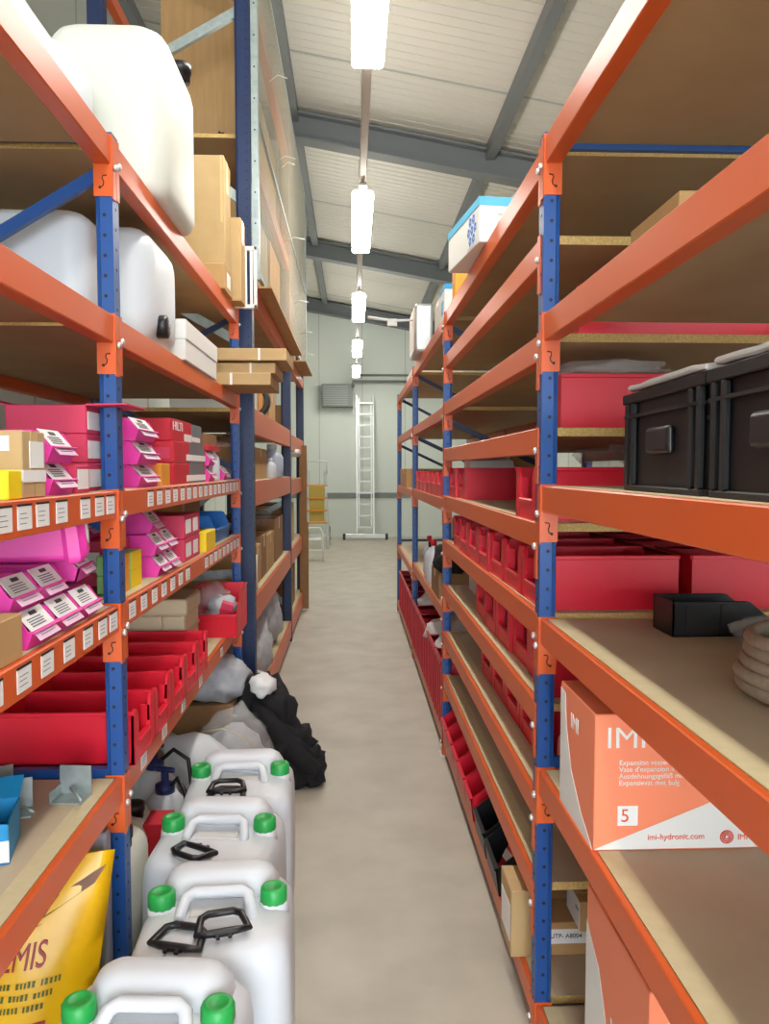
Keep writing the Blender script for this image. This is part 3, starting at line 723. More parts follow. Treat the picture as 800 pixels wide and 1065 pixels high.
for k in range(10): b.box(-.135+k*.03, -.122+k*.03, -.01, .01, .02, .30, 0, .001)
b.build('slats', WHITEBOX, g)

# ------------------------------------------------------------------ jerrycans on the floor
def jerrycan():
    t = thing('jerrycan', 'x', 'jerrycan'); b = MB()
    b.loft([(0, .165, .165, .05), (.015, .18, .18, .055), (.05, .187, .187, .06), (.25, .19, .19, .06), (.42, .188, .188, .06), (.462, .183, .183, .06), (.485, .170, .170, .06), (.495, .148, .148, .05)], 6)
    # rear hump between the caps and the raised saddle
    vs = b.loft([(.47, .155, .068, .05), (.51, .148, .062, .05), (.535, .135, .05, .045), (.548, .115, .034, .03), (.552, .09, .015, .014)], 6)
    b.xf(vs, Matrix.Translation((0, .105, 0)))
    for s in (-1, 1):
        b.lathe([(.04, .47), (.036, .50), (.030, .505), (.030, .52)], 16, 0, (s*.140, .015, 0))
    b.build('body', WHITEP, t)
    b = MB(); b.tube([(-.088, -.048, .484), (-.086, -.025, .502), (-.078, .006, .522), (-.06, .018, .528), (.06, .018, .528), (.078, .006, .522), (.086, -.025, .502), (.088, -.048, .484)], .015, 10); b.build('handle', WHITEP, t)
    b = MB(); b.box(-.066, .066, -.04, .008, .49, .4985, 0, .004); b.build('grip_recess', mat('recess_grey', (206, 206, 204), .6), t)
    for s in (-1, 1):
        b = MB(); n = 24
        def ring(r, z, rib=0): return [((r+(rib if i % 2 else 0))*math.cos(2*PI*i/n)+s*.140, (r+(rib if i % 2 else 0))*math.sin(2*PI*i/n)+.015, z) for i in range(n)]
        b.rings([ring(.033, .500, .0015), ring(.0335, .506, .0015), ring(.0325, .533, .0015), ring(.029, .538), ring(.02, .539), ring(.018, .537)], 0, True)
        b.build('cap', GREENP, t)
    return t
jc = jerrycan()
JC = [(-.412, 1.50, -.07, 'white jerrycan with green caps nearest the camera, cut by the bottom edge'),
      (-.343, 1.915, .05, 'second white jerrycan with green caps, two black handles on its shoulder'),
      (-.412, 2.325, -.05, 'third white jerrycan with green caps in the floor row'),
      (-.405, 2.75, .04, 'fourth and farthest white jerrycan with green caps in the floor row')]
for x, y, r, l in JC: place(jc, (x, y, 0), r, l, 'green-capped jerrycans in the aisle')
def wrench():
    t = MB(); w, d = .052, .030
    t.tube([(-w, -d, 0), (-w*.8, d*.6, 0), (-w*.5, d*.95, 0), (w*.5, d*.95, 0), (w*.8, d*.6, 0), (w, -d, 0), (w*.5, -d*1.05, 0), (-w*.5, -d*1.05, 0)], .0085, 8, 0, True)
    t.box(-.016, -.008, -d-.020, -d-.005, -.004, .004, 0, .001); t.box(.008, .016, -d-.020, -d-.005, -.004, .004, 0, .001); t.box(-.02, .02, -d-.012, -d+.002, -.005, .005, 0, .001)
    return tag(t.build('carry_loop', BLACKP), 'x', 'carry loop')
wr = wrench(); S0 = .497
for x, y, z, rz, l in ((-.405, 1.785, S0+.008, -.25, 'left black plastic handle on the second jerrycan'), (-.315, 1.815, S0+.022, .25, 'right black plastic handle on the second jerrycan'),
                    (-.43, 2.62, S0+.022, .05, 'upper black plastic handle on the farthest jerrycan'), (-.425, 2.59, S0+.008, -.08, 'lower black plastic handle on the farthest jerrycan'),
                    (-.465, 2.19, S0+.008, 2.6, 'single black plastic handle on the third jerrycan')):
    place(wr, (x, y, z), rz, l, 'black handles on the jerrycans', rot=(.12, 0, rz), scale=(1.15, 1.15, 1))

# other things under the left rack
cg = canister(.24, .27, .53, NATURAL, cap_at=(.07, -.03))
place(cg, (-.755, 2.28, 0), 0, 'tall translucent canister with black cap behind the front left post')
place(cg, (-.82, 2.62, 0), .2, 'pale canister in shade under the left rack, beside the sprayers', scale=(1, 1, .85))
def sprayer(label, loc, rz):
    t = thing('pump_sprayer', label, 'sprayer', loc, rz)
    b = MB(); b.lathe([(.08, 0), (.09, .02), (.09, .30), (.08, .35), (.055, .385), (.045, .40)], 20); b.build('tank', WHITEP, t)
    b = MB(); b.lathe([(.036, .40), (.036, .43), (.014, .436), (.014, .48)], 16); b.box(-.04, .04, -.01, .01, .475, .495, 0, .008, 2); b.build('pump', NAVYP, t)
    b = MB(); b.tube([(.02, 0, .42), (.07, -.03, .47), (.12, -.06, .43), (.13, -.08, .30), (.10, -.09, .12)], .009, 8); b.build('hose', BLACKP, t)
    return t
sprayer('pump sprayer with navy head and black hose beside the farthest jerrycan', (-.70, 2.86, 0), -.3)
sprayer('second pump sprayer with navy head, deeper under the left rack', (-.80, 3.1, .0), .5)
j = thing('water_jug', 'pale water jug lying under the left rack past the jerrycans', 'jug', (-.66, 3.35, .0))
b = MB(); vs = b.lathe([(.10, 0), (.125, .02), (.125, .26), (.10, .32), (.045, .37), (.04, .40)], 20); Mx = Matrix.Translation((0, 0, .30)) @ Matrix.Rotation(-.9, 4, 'Y') @ Matrix.Translation((0, 0, -.2)); b.xf(vs, Mx); b.build('body', WHITEP, j)
b = MB(); vs = b.lathe([(.045, .40), (.045, .43), (.03, .435)], 14); b.xf(vs, Mx); b.build('cap', BLACKP, j)
pb = thing('plastic_sack', 'shiny clear plastic sack tied with cord, left of the black cloth', 'sack', (-.56, 3.62, 0))
b = MB(); b.blob((0, 0, .22), (.17, .2, .25), .25, 2.5, 4, 0, 31, 0); b.build('film', PLASTIC, pb)
b = MB(); b.blob((0, .01, .2), (.14, .16, .2), .2, 2.5, 3, 0, 32, .01); b.build('contents', GREYSACK, pb)
b = MB(); b.tube([(-.13, -.1, .40), (-.03, -.15, .43), (.08, -.14, .38), (.15, -.12, .25), (.17, -.1, .1)], .004, 6); b.build('cord', CREAM, pb)
b = MB()
b.blob((-.47, 4.02, .2), (.17, .2, .3), .35, 2.5, 4, 0, 41, 0); b.blob((-.36, 3.95, .12), (.16, .17, .18), .4, 3, 4, 0, 42, 0)
b.blob((-.27, 3.95, .07), (.12, .12, .11), .4, 3, 4, 0, 43, 0); b.blob((-.205, 3.9, .055), (.06, .09, .075), .45, 4, 3, 0, 44, 0)
b.tube([(-.5, 3.9, .42), (-.42, 3.85, .33), (-.33, 3.85, .22), (-.25, 3.82, .14), (-.18, 3.82, .09)], [.03, .05, .06, .05, .035], 10)
o = b.build('black_cloth', CLOTHB); tag(o, 'heap of black cloth spilling from under the left rack onto the floor', 'cloth')
b = MB(); b.blob((0, 0, 0), (.06, .08, .055), .35, 2.2, 3, 0, 51); tag(b.build('white_rag', CLOTHW, None, (-.46, 3.93, .50)), 'white rag on top of the black cloth heap', 'rag')
b = MB(); b.blob((0, 0, .1), (.18, .16, .12), .35, 3, 3, 0, 52, 0); tag(b.build('plastic_sack', GREYSACK, None, (-.72, 4.0, .42)), 'blue-grey sack of plastic behind the navy post under the left rack', 'sack')
carton('shipping_carton', 'carton under the sack of plastic beneath the left rack', -.95, -.6, 3.85, 4.15, 0, .42, CARDDK)
simple_box('small_box', 'small red box on the floor behind the front left post', 'box', -.70, -.62, 2.55, 2.66, 0, .42, REDBOX, REDBOX)
simple_box('small_box', 'yellow packet on the floor beside the translucent canister', 'box', -.63, -.585, 2.44, 2.52, 0, .36, YELLOW, YELLOW)

# yellow sack leaning in the near left bay
sk = thing('yellow_sack', 'yellow sack with dark red lettering leaning under the front left shelf', 'sack', (-.86, 1.80, 0))
b = MB(); N, Mm = 15, 19
def sackpt(u, v, side):
    w = .245*(1-.10*(1-v)) ; d = .085*math.sin(PI*min(1, max(0, v*.97+.015)))**.6*(1-abs(2*u-1)**3)
    x = (2*u-1)*w + .05*(v-.5)*1.0; z = .635*v + .05*(u-.5)*v
    y = .10*v - side*d + .006*noise.noise(Vector((u*6, v*7, side)))
    return (x, y, z)
fr_ = [[b.bm.verts.new(sackpt(i/(N-1), j/(Mm-1), 1)) for i in range(N)] for j in range(Mm)]
bk_ = [[b.bm.verts.new(sackpt(i/(N-1), j/(Mm-1), -1)) for i in range(N)] for j in range(Mm)]
for g_, fl in ((fr_, 0), (bk_, 1)):
    for j in range(Mm-1):
        for i in range(N-1):
            q = (g_[j][i], g_[j][i+1], g_[j+1][i+1], g_[j+1][i]); f = b.bm.faces.new(q if not fl else q[::-1]); f.smooth = True
bmesh.ops.remove_doubles(b.bm, verts=b.bm.verts[:], dist=.0015)
b.build('bag', BAGY, sk)
def on_sack(pts2, m, name):
    b = MB()
    for poly in pts2:
        vs = []
        for (u, v) in poly:
            p = Vector(sackpt(u, v, 1)); vs.append(b.bm.verts.new((p.x, p.y-.003, p.z)))
        b.bm.faces.new(vs)
    r = bmesh.ops.extrude_face_region(b.bm, geom=b.bm.faces[:]); bmesh.ops.translate(b.bm, vec=(0, -.001, 0), verts=[x for x in r['geom'] if isinstance(x, bmesh.types.BMVert)])
    return b.build(name, m, sk)
def sack_text(s, size, u, v, m, sx=1):
    o = text(s, size, m, sk, (0, 0, 0), (1, 0, 0), (0, 0, 1), sx=sx, bold=True, depth=.0008)
    p0 = sackpt(u, v, 1)
    for vert in o.data.vertices:
        uu = u + vert.co.x/.49; vv = v + vert.co.z/.635; p = sackpt(min(1, uu), vv, 1); dy = vert.co.y
        vert.co = Vector((p[0], p[1]-.004+dy, p[2]))
sack_text('SEMIS', .078, .50, .665, MAROON, .68)
on_sack([[(.50, .79), (.70, .865), (.97, .955), (.93, .90), (.75, .835), (.6, .785)], [(.4, .73), (.6, .775), (.72, .805), (.6, .79)]], BROWNP, 'wheat_print')
GL = []
for r, v in enumerate((.605, .565, .525)):
    u = .53 - .03*r
    for k in range(17):
        w = random.uniform(.007, .013); hh = random.uniform(.017, .021)
        if k % 6 != 5: GL.append([(u, v), (u+w, v), (u+w, v+hh), (u, v+hh)])
        u += w+.009
on_sack(GL, OLIVE, 'small_print')
on_sack([[(.40+q*.1, .40), (.50+q*.1, .40), (.50+q*.1, .48), (.40+q*.1, .48)] for q in range(4)], MAROON, 'red_banner')
on_sack([[(.42+q*.12, .455-.02*r), (.52+q*.12, .455-.02*r), (.52+q*.12, .463-.02*r), (.42+q*.12, .463-.02*r)] for q in range(3) for r in range(3)], PAPER, 'banner_print')
on_sack([[(.5+.16*math.cos(a*PI/8), .30+.09*math.sin(a*PI/8)) for a in range(16)]], mat('terracotta_print', (170, 84, 52), .5), 'picture_print')
b = MB(); b.box(-.16, .165, -.02, .02, 0, .66, 0, .01, 2); o = b.build('grey_divider', mat('grey_lilac_plastic', (150, 152, 164), .5), None, (-.80, 2.0, 0)); tag(o, 'grey plastic divider standing behind the yellow sack', 'divider')

# blue box and brackets on the low left shelf
bb = thing('open_box', 'open blue and white box of fittings on the near low left shelf', 'box', (-.822, 1.63, .787), .25)
b = MB(); b.box(-.1, .1, -.07, .07, 0, .003); 
for s in (-1, 1):
    x = sorted((s*.1, s*.097)); b.box(x[0], x[1], -.07, .07, 0, .085); y = sorted((s*.07, s*.067)); b.box(-.1, .1, y[0], y[1], 0, .085)
b.build('tray', CYANBOX, bb)
b = MB(); vs = b.box(-.1, .1, 0, .07, -.001, .001); b.xf(vs, Matrix.Translation((0, .07, .085)) @ Matrix.Rotation(.35, 4, 'X')); b.build('flap', CYANBOX, bb)
b = MB(); b.box(-.1, .1, -.0712, -.07, .005, .05); b.build('label', PAPER, bb)
def bracket(label, loc, rz):
    b = MB(); b.box(-.04, .04, -.03, .03, 0, .004); b.box(-.04, .04, .026, .03, 0, .075); b.box(-.04, -.036, -.03, .03, 0, .03); b.tube([(.0, 0, .03), (.05, -.05, .02)], .004, 6)
    o = b.build('metal_bracket', GALV, None, loc); o.rotation_euler = (0, 0, rz); tag(o, label, 'bracket', 'metal brackets on the low left shelf')
bracket('shiny metal bracket standing nearest the front left post', (-.695, 1.90, .787), -.1); bracket('metal bracket just behind the blue box', (-.80, 1.82, .787), .3); bracket('metal bracket farthest left behind the blue box', (-.87, 1.90, .787), .6)

# ------------------------------------------------------------------ left rack: pink bins and cartons
pk = hopper_bin(.24, .138, .068, PINK, ms=.17)
PG = 'pink labelled bins'
def pinks(lst):
    for x, y, z, l, *r in lst: place(pk, (x, y, z), 0, l, PG, rot=r[0] if r and len(r[0]) == 3 else None, scale=(1, r[0][0], 1) if r and len(r[0]) == 1 else None)
z4, z3 = 1.245, 1.543
pinks([(-.625, 1.595, z4, 'lower pink bin at the left end of the stack on the fourth left shelf'), (-.625, 1.735, z4, 'lower middle pink bin of the stack on the fourth left shelf'), (-.625, 1.875, z4, 'lower pink bin next to the front left post'),
       (-.655, 1.585, z4+.069, 'upper pink bin at the left end of the stack, its side to the camera'), (-.655, 1.727, z4+.069, 'upper middle pink bin of the stack on the fourth left shelf'), (-.655, 1.94, z4+.085, 'upper pink bin with white tab against the front left post', (0, -.05, .1)),
       (-.67, 1.40, z4+.02, 'pink bin at the left photo edge with only its label in view'),
       (-.625, 1.72, z3, 'lower pink bin beside the cream carton on the labelled left shelf'), (-.625, 1.72, z3+.07, 'upper pink bin beside the cream carton on the labelled left shelf')])
b = MB(); vs = b.loft([(0, .035, .05, .012), (.09, .045, .06, .012), (.094, .05, .064, .012), (.10, .045, .06, .012), (.24, .058, .075, .014), (.25, .066, .082, .016), (.275, .066, .082, .016), (.29, .05, .06, .014)], 4, 0, False)
vs += b.lathe([(.028, .29), (.028, .294), (.014, .294), (.014, .291)], 14, 1)
b.xf(vs, Matrix.Translation((-.16, 0, .06)) @ Matrix.Rotation(PI/2, 4, 'Y'))
o = b.build('pink_tub', [PINK, PAPER], None, (-.75, 1.83, z4+.135)); o.rotation_euler = (.0, -.10, .28); tag(o, 'pink tub lying on top of the pink bins, fourth left shelf', 'tub')
b = MB()
for k in range(7):
    vs = b.box(-.06, .06, -.004, .004, 0, .006, k % 2); b.xf(vs, Matrix.Translation((random.uniform(-.06, .06), random.uniform(-.04, .04), .004*k)) @ Matrix.Rotation(random.uniform(-1, 1), 4, 'Z'))
tag(b.build('loose_fittings', [STEEL, NAVYP], None, (-.80, 1.735, z4+.09)), 'loose dark metal fittings heaped in the upper pink bin', 'fittings', kind='stuff')
carton('small_carton', 'brown carton at the left photo edge beside the stacked pink bins', -.80, -.622, 1.36, 1.475, z4, z4+.085, CARDBOX, tape=False, sticker=[('near', .0, .4, .2, .6, mat('pale_label', (232, 206, 206), .6))])
carton('cream_carton', 'cream carton with white labels at the left edge, labelled left shelf', -.86, -.625, 1.50, 1.61, z3, z3+.13, CARDLT, sticker=[('near', 0, .9, .70, .92, PAPER), ('near', .3, 1, .26, .42, PAPER), ('aisle+', 0, 1, .24, .42, PAPER), ('aisle+', .3, .9, .45, .85, PAPER)])
carton('small_carton', 'small yellow box before the cream carton at the left edge', -.74, -.622, 1.43, 1.49, z3, z3+.055, YELLOW, tape=False)
for i in range(3):
    carton('rose_carton', ['lowest rose carton of three stacked behind the front left post', 'middle rose carton of three stacked behind the front left post', 'top rose carton with open flaps behind the front left post'][i],
           -.86, -.662, 1.97, 2.16, z3+.0725*i, z3+.0725*(i+1)-.001, ROSEBOX, tape=False, sticker=[('aisle+', .05, .6, .15, .78, PAPER), ('near', .92, .985, .15, .8, ROSEBOX)], group='rose cartons', flaps=(i == 2))
carton('rose_carton', 'small rose carton with label in front of the stacked rose cartons', -.76, -.63, 1.80, 1.89, z3, z3+.066, ROSEBOX, tape=False, sticker=[('aisle+', .1, .9, .15, .85, PAPER)])
pinks([(-.625, 2.44, z3, 'lowest of three stacked pink bins just past the front left post', (1.6,)), (-.625, 2.44, z3+.07, 'middle of three stacked pink bins just past the front left post', (1.6,)), (-.63, 2.44, z3+.14, 'top of three stacked pink bins just past the front left post', (1.6,)),
       (-.63, 2.63, z4, 'lowest near pink bin of the block past the green boxes'), (-.63, 2.775, z4, 'lowest far pink bin of the block past the green boxes'), (-.64, 2.63, z4+.07, 'middle near pink bin of the block past the green boxes'), (-.64, 2.775, z4+.07, 'middle far pink bin of the block past the green boxes'),
       (-.66, 2.66, z4+.14, 'pink bin on top of the block past the green boxes'), (-.80, 2.45, z4+.14, 'pink bin pushed back beside the top of the block'),
       (-.63, 3.56, z3, 'lower pink bin past the red tool cartons, labelled left shelf'), (-.63, 3.56, z3+.07, 'upper pink bin past the red tool cartons, labelled left shelf'), (-.63, 3.95, z3, 'pink bin at the far end of the labelled left shelf')])
carton('rose_carton', 'rose carton supporting the pushed-back pink bin, fourth left shelf', -1.0, -.72, 2.36, 2.53, z4, z4+.138, ROSEBOX, tape=False, sticker=[('near', .7, .85, .3, .75, PAPER)])
carton('small_carton', 'amber carton between pink bins and red tool cartons', -.72, -.632, 2.60, 2.72, z3, z3+.075, AMBER, tape=False)
HS = lambda: [('aisle+', .45, .95, 0, 1, GREYBOX), ('aisle+', .35, 1, .12, .42, PAPER), ('near', .6, .95, .2, .7, ROSEBOX)]
for i in range(2):
    carton('tool_carton', ['lower red and grey tool carton on the labelled left shelf', 'middle red and grey tool carton on the labelled left shelf'][i], -.95, -.635, 2.80, 3.38, z3+.079*i, z3+.079*i+.078, REDBOX, tape=False, sticker=HS(), group='red tool cartons')
c = carton('tool_carton', 'top red tool carton with white lettering on the labelled left shelf', -.9, -.645, 2.80, 3.15, z3+.158, z3+.158+.08, REDBOX, tape=False, sticker=[('aisle+', .62, 1, .05, .4, PAPER)])
text('HILTI', .045, PAPER, c, (.1285, -.15, .04), (0, 1, 0), (0, 0, 1), bold=True, sx=1.6)
carton('small_carton', 'dark grey carton beside the top red tool carton', -.85, -.645, 3.16, 3.36, z3+.158, z3+.235, GREYBOX, tape=False, sticker=[('aisle+', 0, .8, .1, .35, PAPER)])
carton('small_carton', 'red carton on top of the pink bins past the tool cartons', -.85, -.64, 3.5, 3.78, z3+.14, z3+.165, REDBOX, tape=False)
carton('small_carton', 'grey-brown carton topmost past the tool cartons', -.85, -.65, 3.52, 3.76, z3+.165, z3+.215, CARDDK, tape=False)
bottle('white bottle near the far end of the labelled left shelf', (-.67, 3.78, z3), .03, .16, WHITEP, PAPER)
for i in range(2): carton('small_carton', ['lower green and yellow carton past the front left post', 'upper green and yellow carton past the front left post'][i], -.72, -.655, 2.2, 2.42, z4+.055*i, z4+.055*i+.054, LIME, tape=False, sticker=[('aisle+', .5, 1, 0, 1, YELLOW), ('aisle+', .05, .4, 0, 1, AMBER)], group='green and yellow cartons')
for i in range(2): carton('rose_carton', ['lower long rose carton with white labels, fourth left shelf', 'upper long rose carton with white labels, fourth left shelf'][i], -.95, -.635, 2.95, 3.24, z4+.09*i, z4+.09*i+.088, ROSEBOX, tape=False, sticker=[('aisle+', .08, .4, .2, .8, PAPER), ('aisle+', .55, .85, .2, .8, PAPER)], group='long rose cartons')
blb = hopper_bin(.3, .42, .135, BLUEP, card=False, ms=.16); place(blb, (-.64, 3.88, z4), 0, 'blue open-fronted bin near the far end of the fourth left shelf')
carton('small_carton', 'small yellow box in front of the blue bin, fourth left shelf', -.70, -.622, 3.32, 3.54, z4, z4+.085, YELLOW, tape=False)
carton('flat_carton', 'tan carton at the back above the blue bin, fourth left shelf', -1.2, -.8, 3.3, 4.1, z4+.15 if False else z4, z4+.2, CARDLT)

# low left shelf beyond the red bins
cc = thing('storage_crate', 'beige lidded crate behind the red bins on the low left shelf', 'crate', (-.90, 3.38, .787))
b = MB(); b.box(-.2, .2, -.14, .14, 0, .2, 0, .006); b.box(-.205, .205, -.145, .145, .12, .132, 0, .002)
for k in (-.19, .1, .19): b.box(k-.006, k+.006, -.147, .147, 0, .2, 0)
b.build('body', CREAM, cc)
b = MB(); b.box(-.21, .21, -.15, .15, .2, .27, 0, .012, 2); b.build('lid', CREAM, cc)
b = MB(); b.box(-.03, .03, -.1475, -.145, .06, .1); b.build('sticker', mat('blue_grey_sticker', (120, 140, 168), .5), cc)
rb = hopper_bin(.36, .235, .22, RED, card=False)
place(rb, (-.675, 3.72, .787), -PI/2, 'red open-fronted bin full of bagged parts at the far end of the low left shelf')
for i, (x, y, z, s) in enumerate(((-.70, 3.84, .80, 1), (-.65, 3.9, .86, .9), (-.72, 3.95, .9, 1.1))):
    b = MB(); b.blob((0, 0, .05), (.075*s, .08*s, .06*s), .4, 3, 3, 0, 60+i); tag(b.build('parts_bag', [PLASTIC, GREYSACK, PLASTIC][i], None, (x, y, z)), ['clear bag at the mouth of the red bin of parts', 'grey bag in the middle of the red bin of parts', 'topmost clear bag in the red bin of parts'][i], 'bag')
simple_box('small_box', 'small pink packet among bags in the red bin of parts', 'box', -.66, -.60, 3.79, 3.83, .88, .95, ROSEBOX, REDBOX, rot=(.2, .3, .1))

# ------------------------------------------------------------------ tall rack contents
def flatboard(label, x0, x1, y0, y1, z, rot=0):
    b = MB(); b.box(x0, x1, y0, y1, 0, .012, 0, .001); o = b.build('brown_sheet', CARDBOX, None, (0, 0, z)); tag(o, label, 'sheet')
flatboard('long brown sheet jutting over the aisle under the wire mesh, near end', -1.2, -.475, 4.66, 7.4, 2.66); flatboard('shorter brown sheet jutting over the aisle at the far end of the mesh', -1.2, -.445, 7.5, 8.7, 2.622)
for i in range(3):
    b = MB(); w = .02; b.box(-.22, .30-.02*i, -w/2, w/2, 0, 1.15+.06*i, 0, .002)
    o = b.build('plywood_sheet', WOODP, None, (-.93, 4.90+.06*i, 3.48)); tag(o, ['front wood panel standing high in the tall rack', 'second wood panel standing behind the front one, high up', 'rear wood panel of three standing high in the tall rack'][i], 'plywood sheet', 'plywood sheets standing in the tall rack')
for i, x in enumerate((-.76, -.66)):
    b = MB(); b.prism([(-.035, 0), (.035, 0), (.025, .03), (.0, .055), (-.02, .02)], 'y', -.02, .02); b.tube([(-.03, 0, .02), (.02, 0, .05), (.045, 0, .0)], .007, 6)
    tag(b.build('black_clamp', BLACKP, None, (x, 4.62, 3.48)), ['left black clamp at the board edge high in the tall rack', 'right black clamp at the board edge high in the tall rack'][i], 'clamp', 'black clamps')
for i, (x0, x1, y0, y1, z0, z1, m, l) in enumerate((
    (-1.2, -.63, 5.0, 5.9, 2.672, 3.3, CARDLT, 'big pale carton behind the mesh at the near end'), (-1.2, -.63, 6.1, 6.9, 2.672, 3.35, AMBER, 'amber carton behind the mesh in the middle'),
    (-1.2, -.63, 7.55, 8.6, 2.635, 3.4, CARDBOX, 'tan carton behind the mesh at the far end'), (-1.2, -.65, 5.6, 6.8, 3.48, 4.2, CARDLT, 'pale carton high behind the mesh'),
    (-1.1, -.64, 4.75, 5.3, 1.95, 2.12, WHITEBOX, 'white box on the tall rack beneath the long flat cartons'), (-1.1, -.66, 5.5, 5.75, 1.95, 2.3, AMBER, 'amber carton under the jutting brown sheet'),
    (-1.1, -.66, 6.2, 6.7, 1.95, 2.22, CARDBOX, 'tan carton beside the amber one under the brown sheet'), (-1.1, -.66, 7.4, 8.0, 1.92, 2.2, CARDDK, 'dark carton at the far end under the brown sheet'),
    (-1.1, -.63, 5.0, 5.75, 1.53, 1.74, CARDBOX, 'brown carton on the middle shelf of the tall rack'), (-.75, -.62, 4.75, 4.95, 1.53, 1.6, CARDLT, 'little cream carton on the middle shelf of the tall rack'),
    (-1.1, -.63, 7.5, 8.1, 1.50, 1.72, WHITEBOX, 'white box on the middle shelf at the far end'),
    (-1.1, -.62, 4.9, 5.25, .85, 1.10, CARDBOX, 'first of the brown cartons on the second tall-rack shelf'), (-1.1, -.62, 5.3, 5.6, .85, 1.14, CARDDK, 'second of the brown cartons on the second tall-rack shelf'),
    (-1.1, -.62, 5.65, 6.1, .85, 1.12, CARDBOX, 'third of the brown cartons on the second tall-rack shelf'), (-1.1, -.62, 6.2, 6.9, .85, 1.2, CARDDK, 'fourth of the brown cartons on the second tall-rack shelf'),
    (-1.1, -.62, 7.4, 8.2, .85, 1.25, CARDLT, 'pale carton on the second tall-rack shelf, far bay'), (-1.1, -.62, 7.5, 8.3, .2, .6, CARDDK, 'dark carton low in the far bay of the tall rack'))):
    carton('shipping_carton', l, x0, x1, y0, y1, z0, z1, m)
for i, (x, y, z, r, m, l) in enumerate(((-.72, 5.3, .2, (.16, .3, .22), GREYSACK, 'large grey-white sack on the lowest shelf of the tall rack'), (-.75, 6.2, .2, (.17, .35, .25), GREYSACK, 'second grey-white sack farther along the lowest tall-rack shelf'),
                                    (-.78, 6.1, 1.10, (.14, .4, .08), PLASTIC, 'clear film bundle on brown cartons in the tall rack'), (-.62, 7.9, 1.72, (.09, .3, .05), CLOTHW, 'white cloth hanging over a box at the far end of the tall rack'))):
    b = MB(); b.blob((0, 0, r[2]*.8), r, .3, 3, 3, 0, 70+i, 0); tag(b.build('stored_sack', m, None, (x, y, z if i != 2 else 1.14)), l, 'sack')
b = MB()
for k in range(3): b.tube([(math.cos(a*PI/10)*(.13-.004*k), math.sin(a*PI/10)*(.13-.004*k), .03+.04*k) for a in range(20)], .022, 8, 0, True)
tag(b.build('white_coil', WHITEP, None, (-.68, 4.78, .2)), 'coil of white pipe at the near end of the lowest tall-rack shelf', 'coil')
b = MB(); b.lathe([(.045, 0), (.045, .22), (.03, .225)], 16); tag(b.build('white_tube', WHITEBOX, None, (-.63, 4.78, .85)), 'white cylinder standing at the near end of the second tall-rack shelf', 'tube')
b = MB()
for k in range(3): b.tube([(math.cos(a*PI/10)*.1, .04*k, .11+math.sin(a*PI/10)*.1) for a in range(20)], .018, 8, 0, True)
o = b.build('cable_coil', DARKGREY, None, (-.68, 5.33, 1.95)); tag(o, 'dark cable coil standing on the tall rack below the brown sheet', 'coil')
bottle('silver-blue canister bottle on the middle shelf of the tall rack', (-.63, 6.1, 1.53), .09, .26, mat('silver_blue', (180, 190, 206), .3), WHITEBOX); bottle('small white tub next to the bottle on the middle tall-rack shelf', (-.62, 5.85, 1.53), .05, .15, WHITEP, WHITEP)
carton('flat_carton', 'pale long carton leaning on the middle shelf of the tall rack', -.9, -.63, 6.3, 6.9, 1.53, 1.66, CARDLT)

# ------------------------------------------------------------------ far wall things
lad = thing('ladder', 'tall aluminium ladder with wide foot bar leaning on the far wall', 'ladder', (.285, 17.75, 0))
for s in (-1, 1):
    b = MB(); b.bar((s*.19, -.25, .12), (s*.19, .38, 3.3), .07, .028, 0, (0, 1, 0)); b.build('stile', ALU, lad)
for k in range(12):
    t = (k+.6)/12.3; b = MB(); b.bar((-.19, -.25+.63*t, .12+3.18*t), (.19, -.25+.63*t, .12+3.18*t), .03, .03); b.build('rung', ALU, lad)
b = MB(); b.box(-.48, .48, -.29, -.21, .04, .13, 0, .006); b.build('foot_bar', ALU, lad)
for s in (-1, 1): b = MB(); b.box(s*.48-.03, s*.48+.03, -.30, -.20, 0, .14, 0, .01); b.build('foot', BLACKP, lad)
for s in (-1, 1):
    b = MB(); b.bar((s*.14, -.18, .3), (s*.14, .40, 3.25), .05, .022, 0, (0, 1, 0)); b.build('inner_stile', ALU, lad)
ht = thing('unit_heater', 'grey louvred air heater hung high on the far wall', 'heater', (-.345, 17.93, 3.02))
b = MB(); b.box(-.36, .36, 0, .27, 0, .52, 0, .01); b.build('casing', DADO, ht)
b = MB()
for k in range(9): b.box(-.31, .24, -.015, .0, .05+k*.05, .068+k*.05, 0)
b.build('louvres', mat('louvre_grey', (150, 156, 152), .5), ht)
b = MB(); b.box(.24, .27, -.02, 0, .03, .5, 0); b.box(-.33, -.31, -.02, 0, .03, .5, 0); b.build('louvre_frame', DADO, ht)
b = MB(); b.box(.02, .05, 18.15, 18.19, 3.5, 3.55); b.tube([(.0, 17.9, 3.45), (0, 17.9, 3.6), (2.2, 17.9, 3.6)], .025, 8); tag(b.build('wall_pipe', RAFTER), 'lower dark pipe running right along the far wall', 'pipe')
b = MB(); b.tube([(.15, 18.1, 3.76), (2.2, 18.1, 3.76)], .025, 8); tag(b.build('wall_pipe', RAFTER), 'upper dark pipe running right along the far wall', 'pipe')
sl = thing('step_ladder', 'folding step ladder with yellow treads by the far end of the left rack', 'step ladder', (-.72, 15.6, 0))
for s in (-1, 1):
    b = MB(); b.bar((s*.22, -.1, 0), (s*.16, .05, 1.55), .03, .05); b.build('front_rail', ALU, sl)
    b = MB(); b.bar((s*.24, .6, 0), (s*.16, .08, 1.5), .03, .03); b.build('rear_rail', ALU, sl)
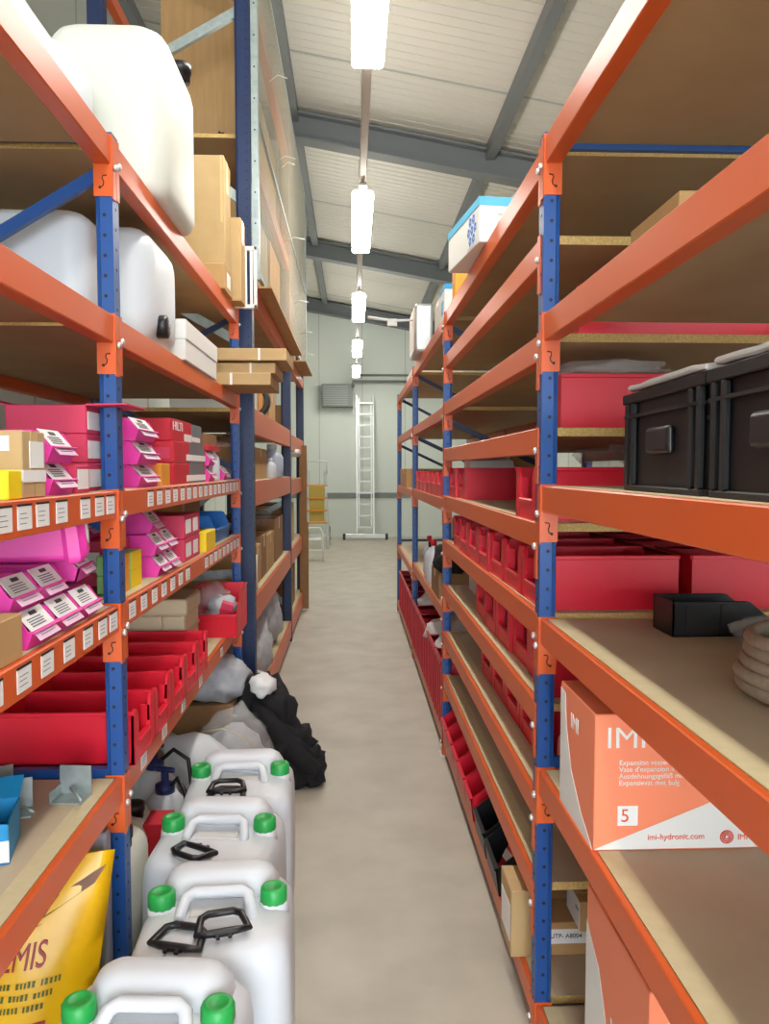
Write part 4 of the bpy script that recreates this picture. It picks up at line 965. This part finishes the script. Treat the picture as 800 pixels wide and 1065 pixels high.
for k in range(5): b = MB(); b.box(-.21, .21, -.12+.03*k, .06+.03*k, .25+.25*k, .28+.25*k); b.build('tread', AMBER if k else ALU, sl)
b = MB(); b.box(-.15, .15, .0, .02, .55, 1.25); b.build('yellow_panel', mat('dull_yellow', (182, 156, 70), .6), sl)
b = MB(); b.tube([(-.2, 0, 1.5), (-.2, .05, 1.75), (.2, .05, 1.75), (.2, 0, 1.5)], .015, 8); b.build('hand_rail', ALU, sl)
st = thing('step_stool', 'small white step stool in front of the step ladder', 'stool', (-.66, 13.4, 0))
b = MB(); b.tube([(-.15, 0, 0), (-.13, .04, .5), (-.09, .06, .58), (.09, .06, .58), (.13, .04, .5), (.15, 0, 0)], .014, 8); b.build('front_hoop', WHITEBOX, st)
b = MB(); b.tube([(-.14, .34, 0), (-.1, .12, .4), (.1, .12, .4), (.14, .34, 0)], .012, 8); b.build('rear_hoop', WHITEBOX, st)
for z in (.18, .36): b = MB(); b.box(-.13, .13, -.06+z*.2, .14+z*.2, z, z+.02, 0, .004); b.build('tread', WHITEBOX, st)
b = MB(); b.lathe([(.03, 0), (.04, .02), (.02, .06), (.02, .3)], 12); tag(b.build('floor_stand', BLACKP, None, (-.53, 17.6, 0)), 'small black stand at the foot of the far wall', 'stand')
# daylight enters through the open gate behind the camera
w = bpy.data.worlds.new('sky'); scn.world = w; w.use_nodes = True
bg_ = w.node_tree.nodes['Background']; bg_.inputs[0].default_value = (.86, .93, 1.0, 1); bg_.inputs[1].default_value = 9.5

# ------------------------------------------------------------------ camera, view
cam = bpy.data.cameras.new('camera'); co = bpy.data.objects.new('camera', cam); COL.objects.link(co)
co.location = (0, 0, 1.6)
co.rotation_euler = Vector((.04080756, .99762362, -.05551444)).to_track_quat('-Z', 'Y').to_euler()
cam.sensor_width = 36; cam.lens = 808/1065*36; cam.clip_start = .05
scn.camera = co
vs = scn.view_settings; vs.view_transform = 'Standard'; vs.look = 'None'; vs.gamma = 1; vs.use_curve_mapping = False; vs.exposure = 0.27
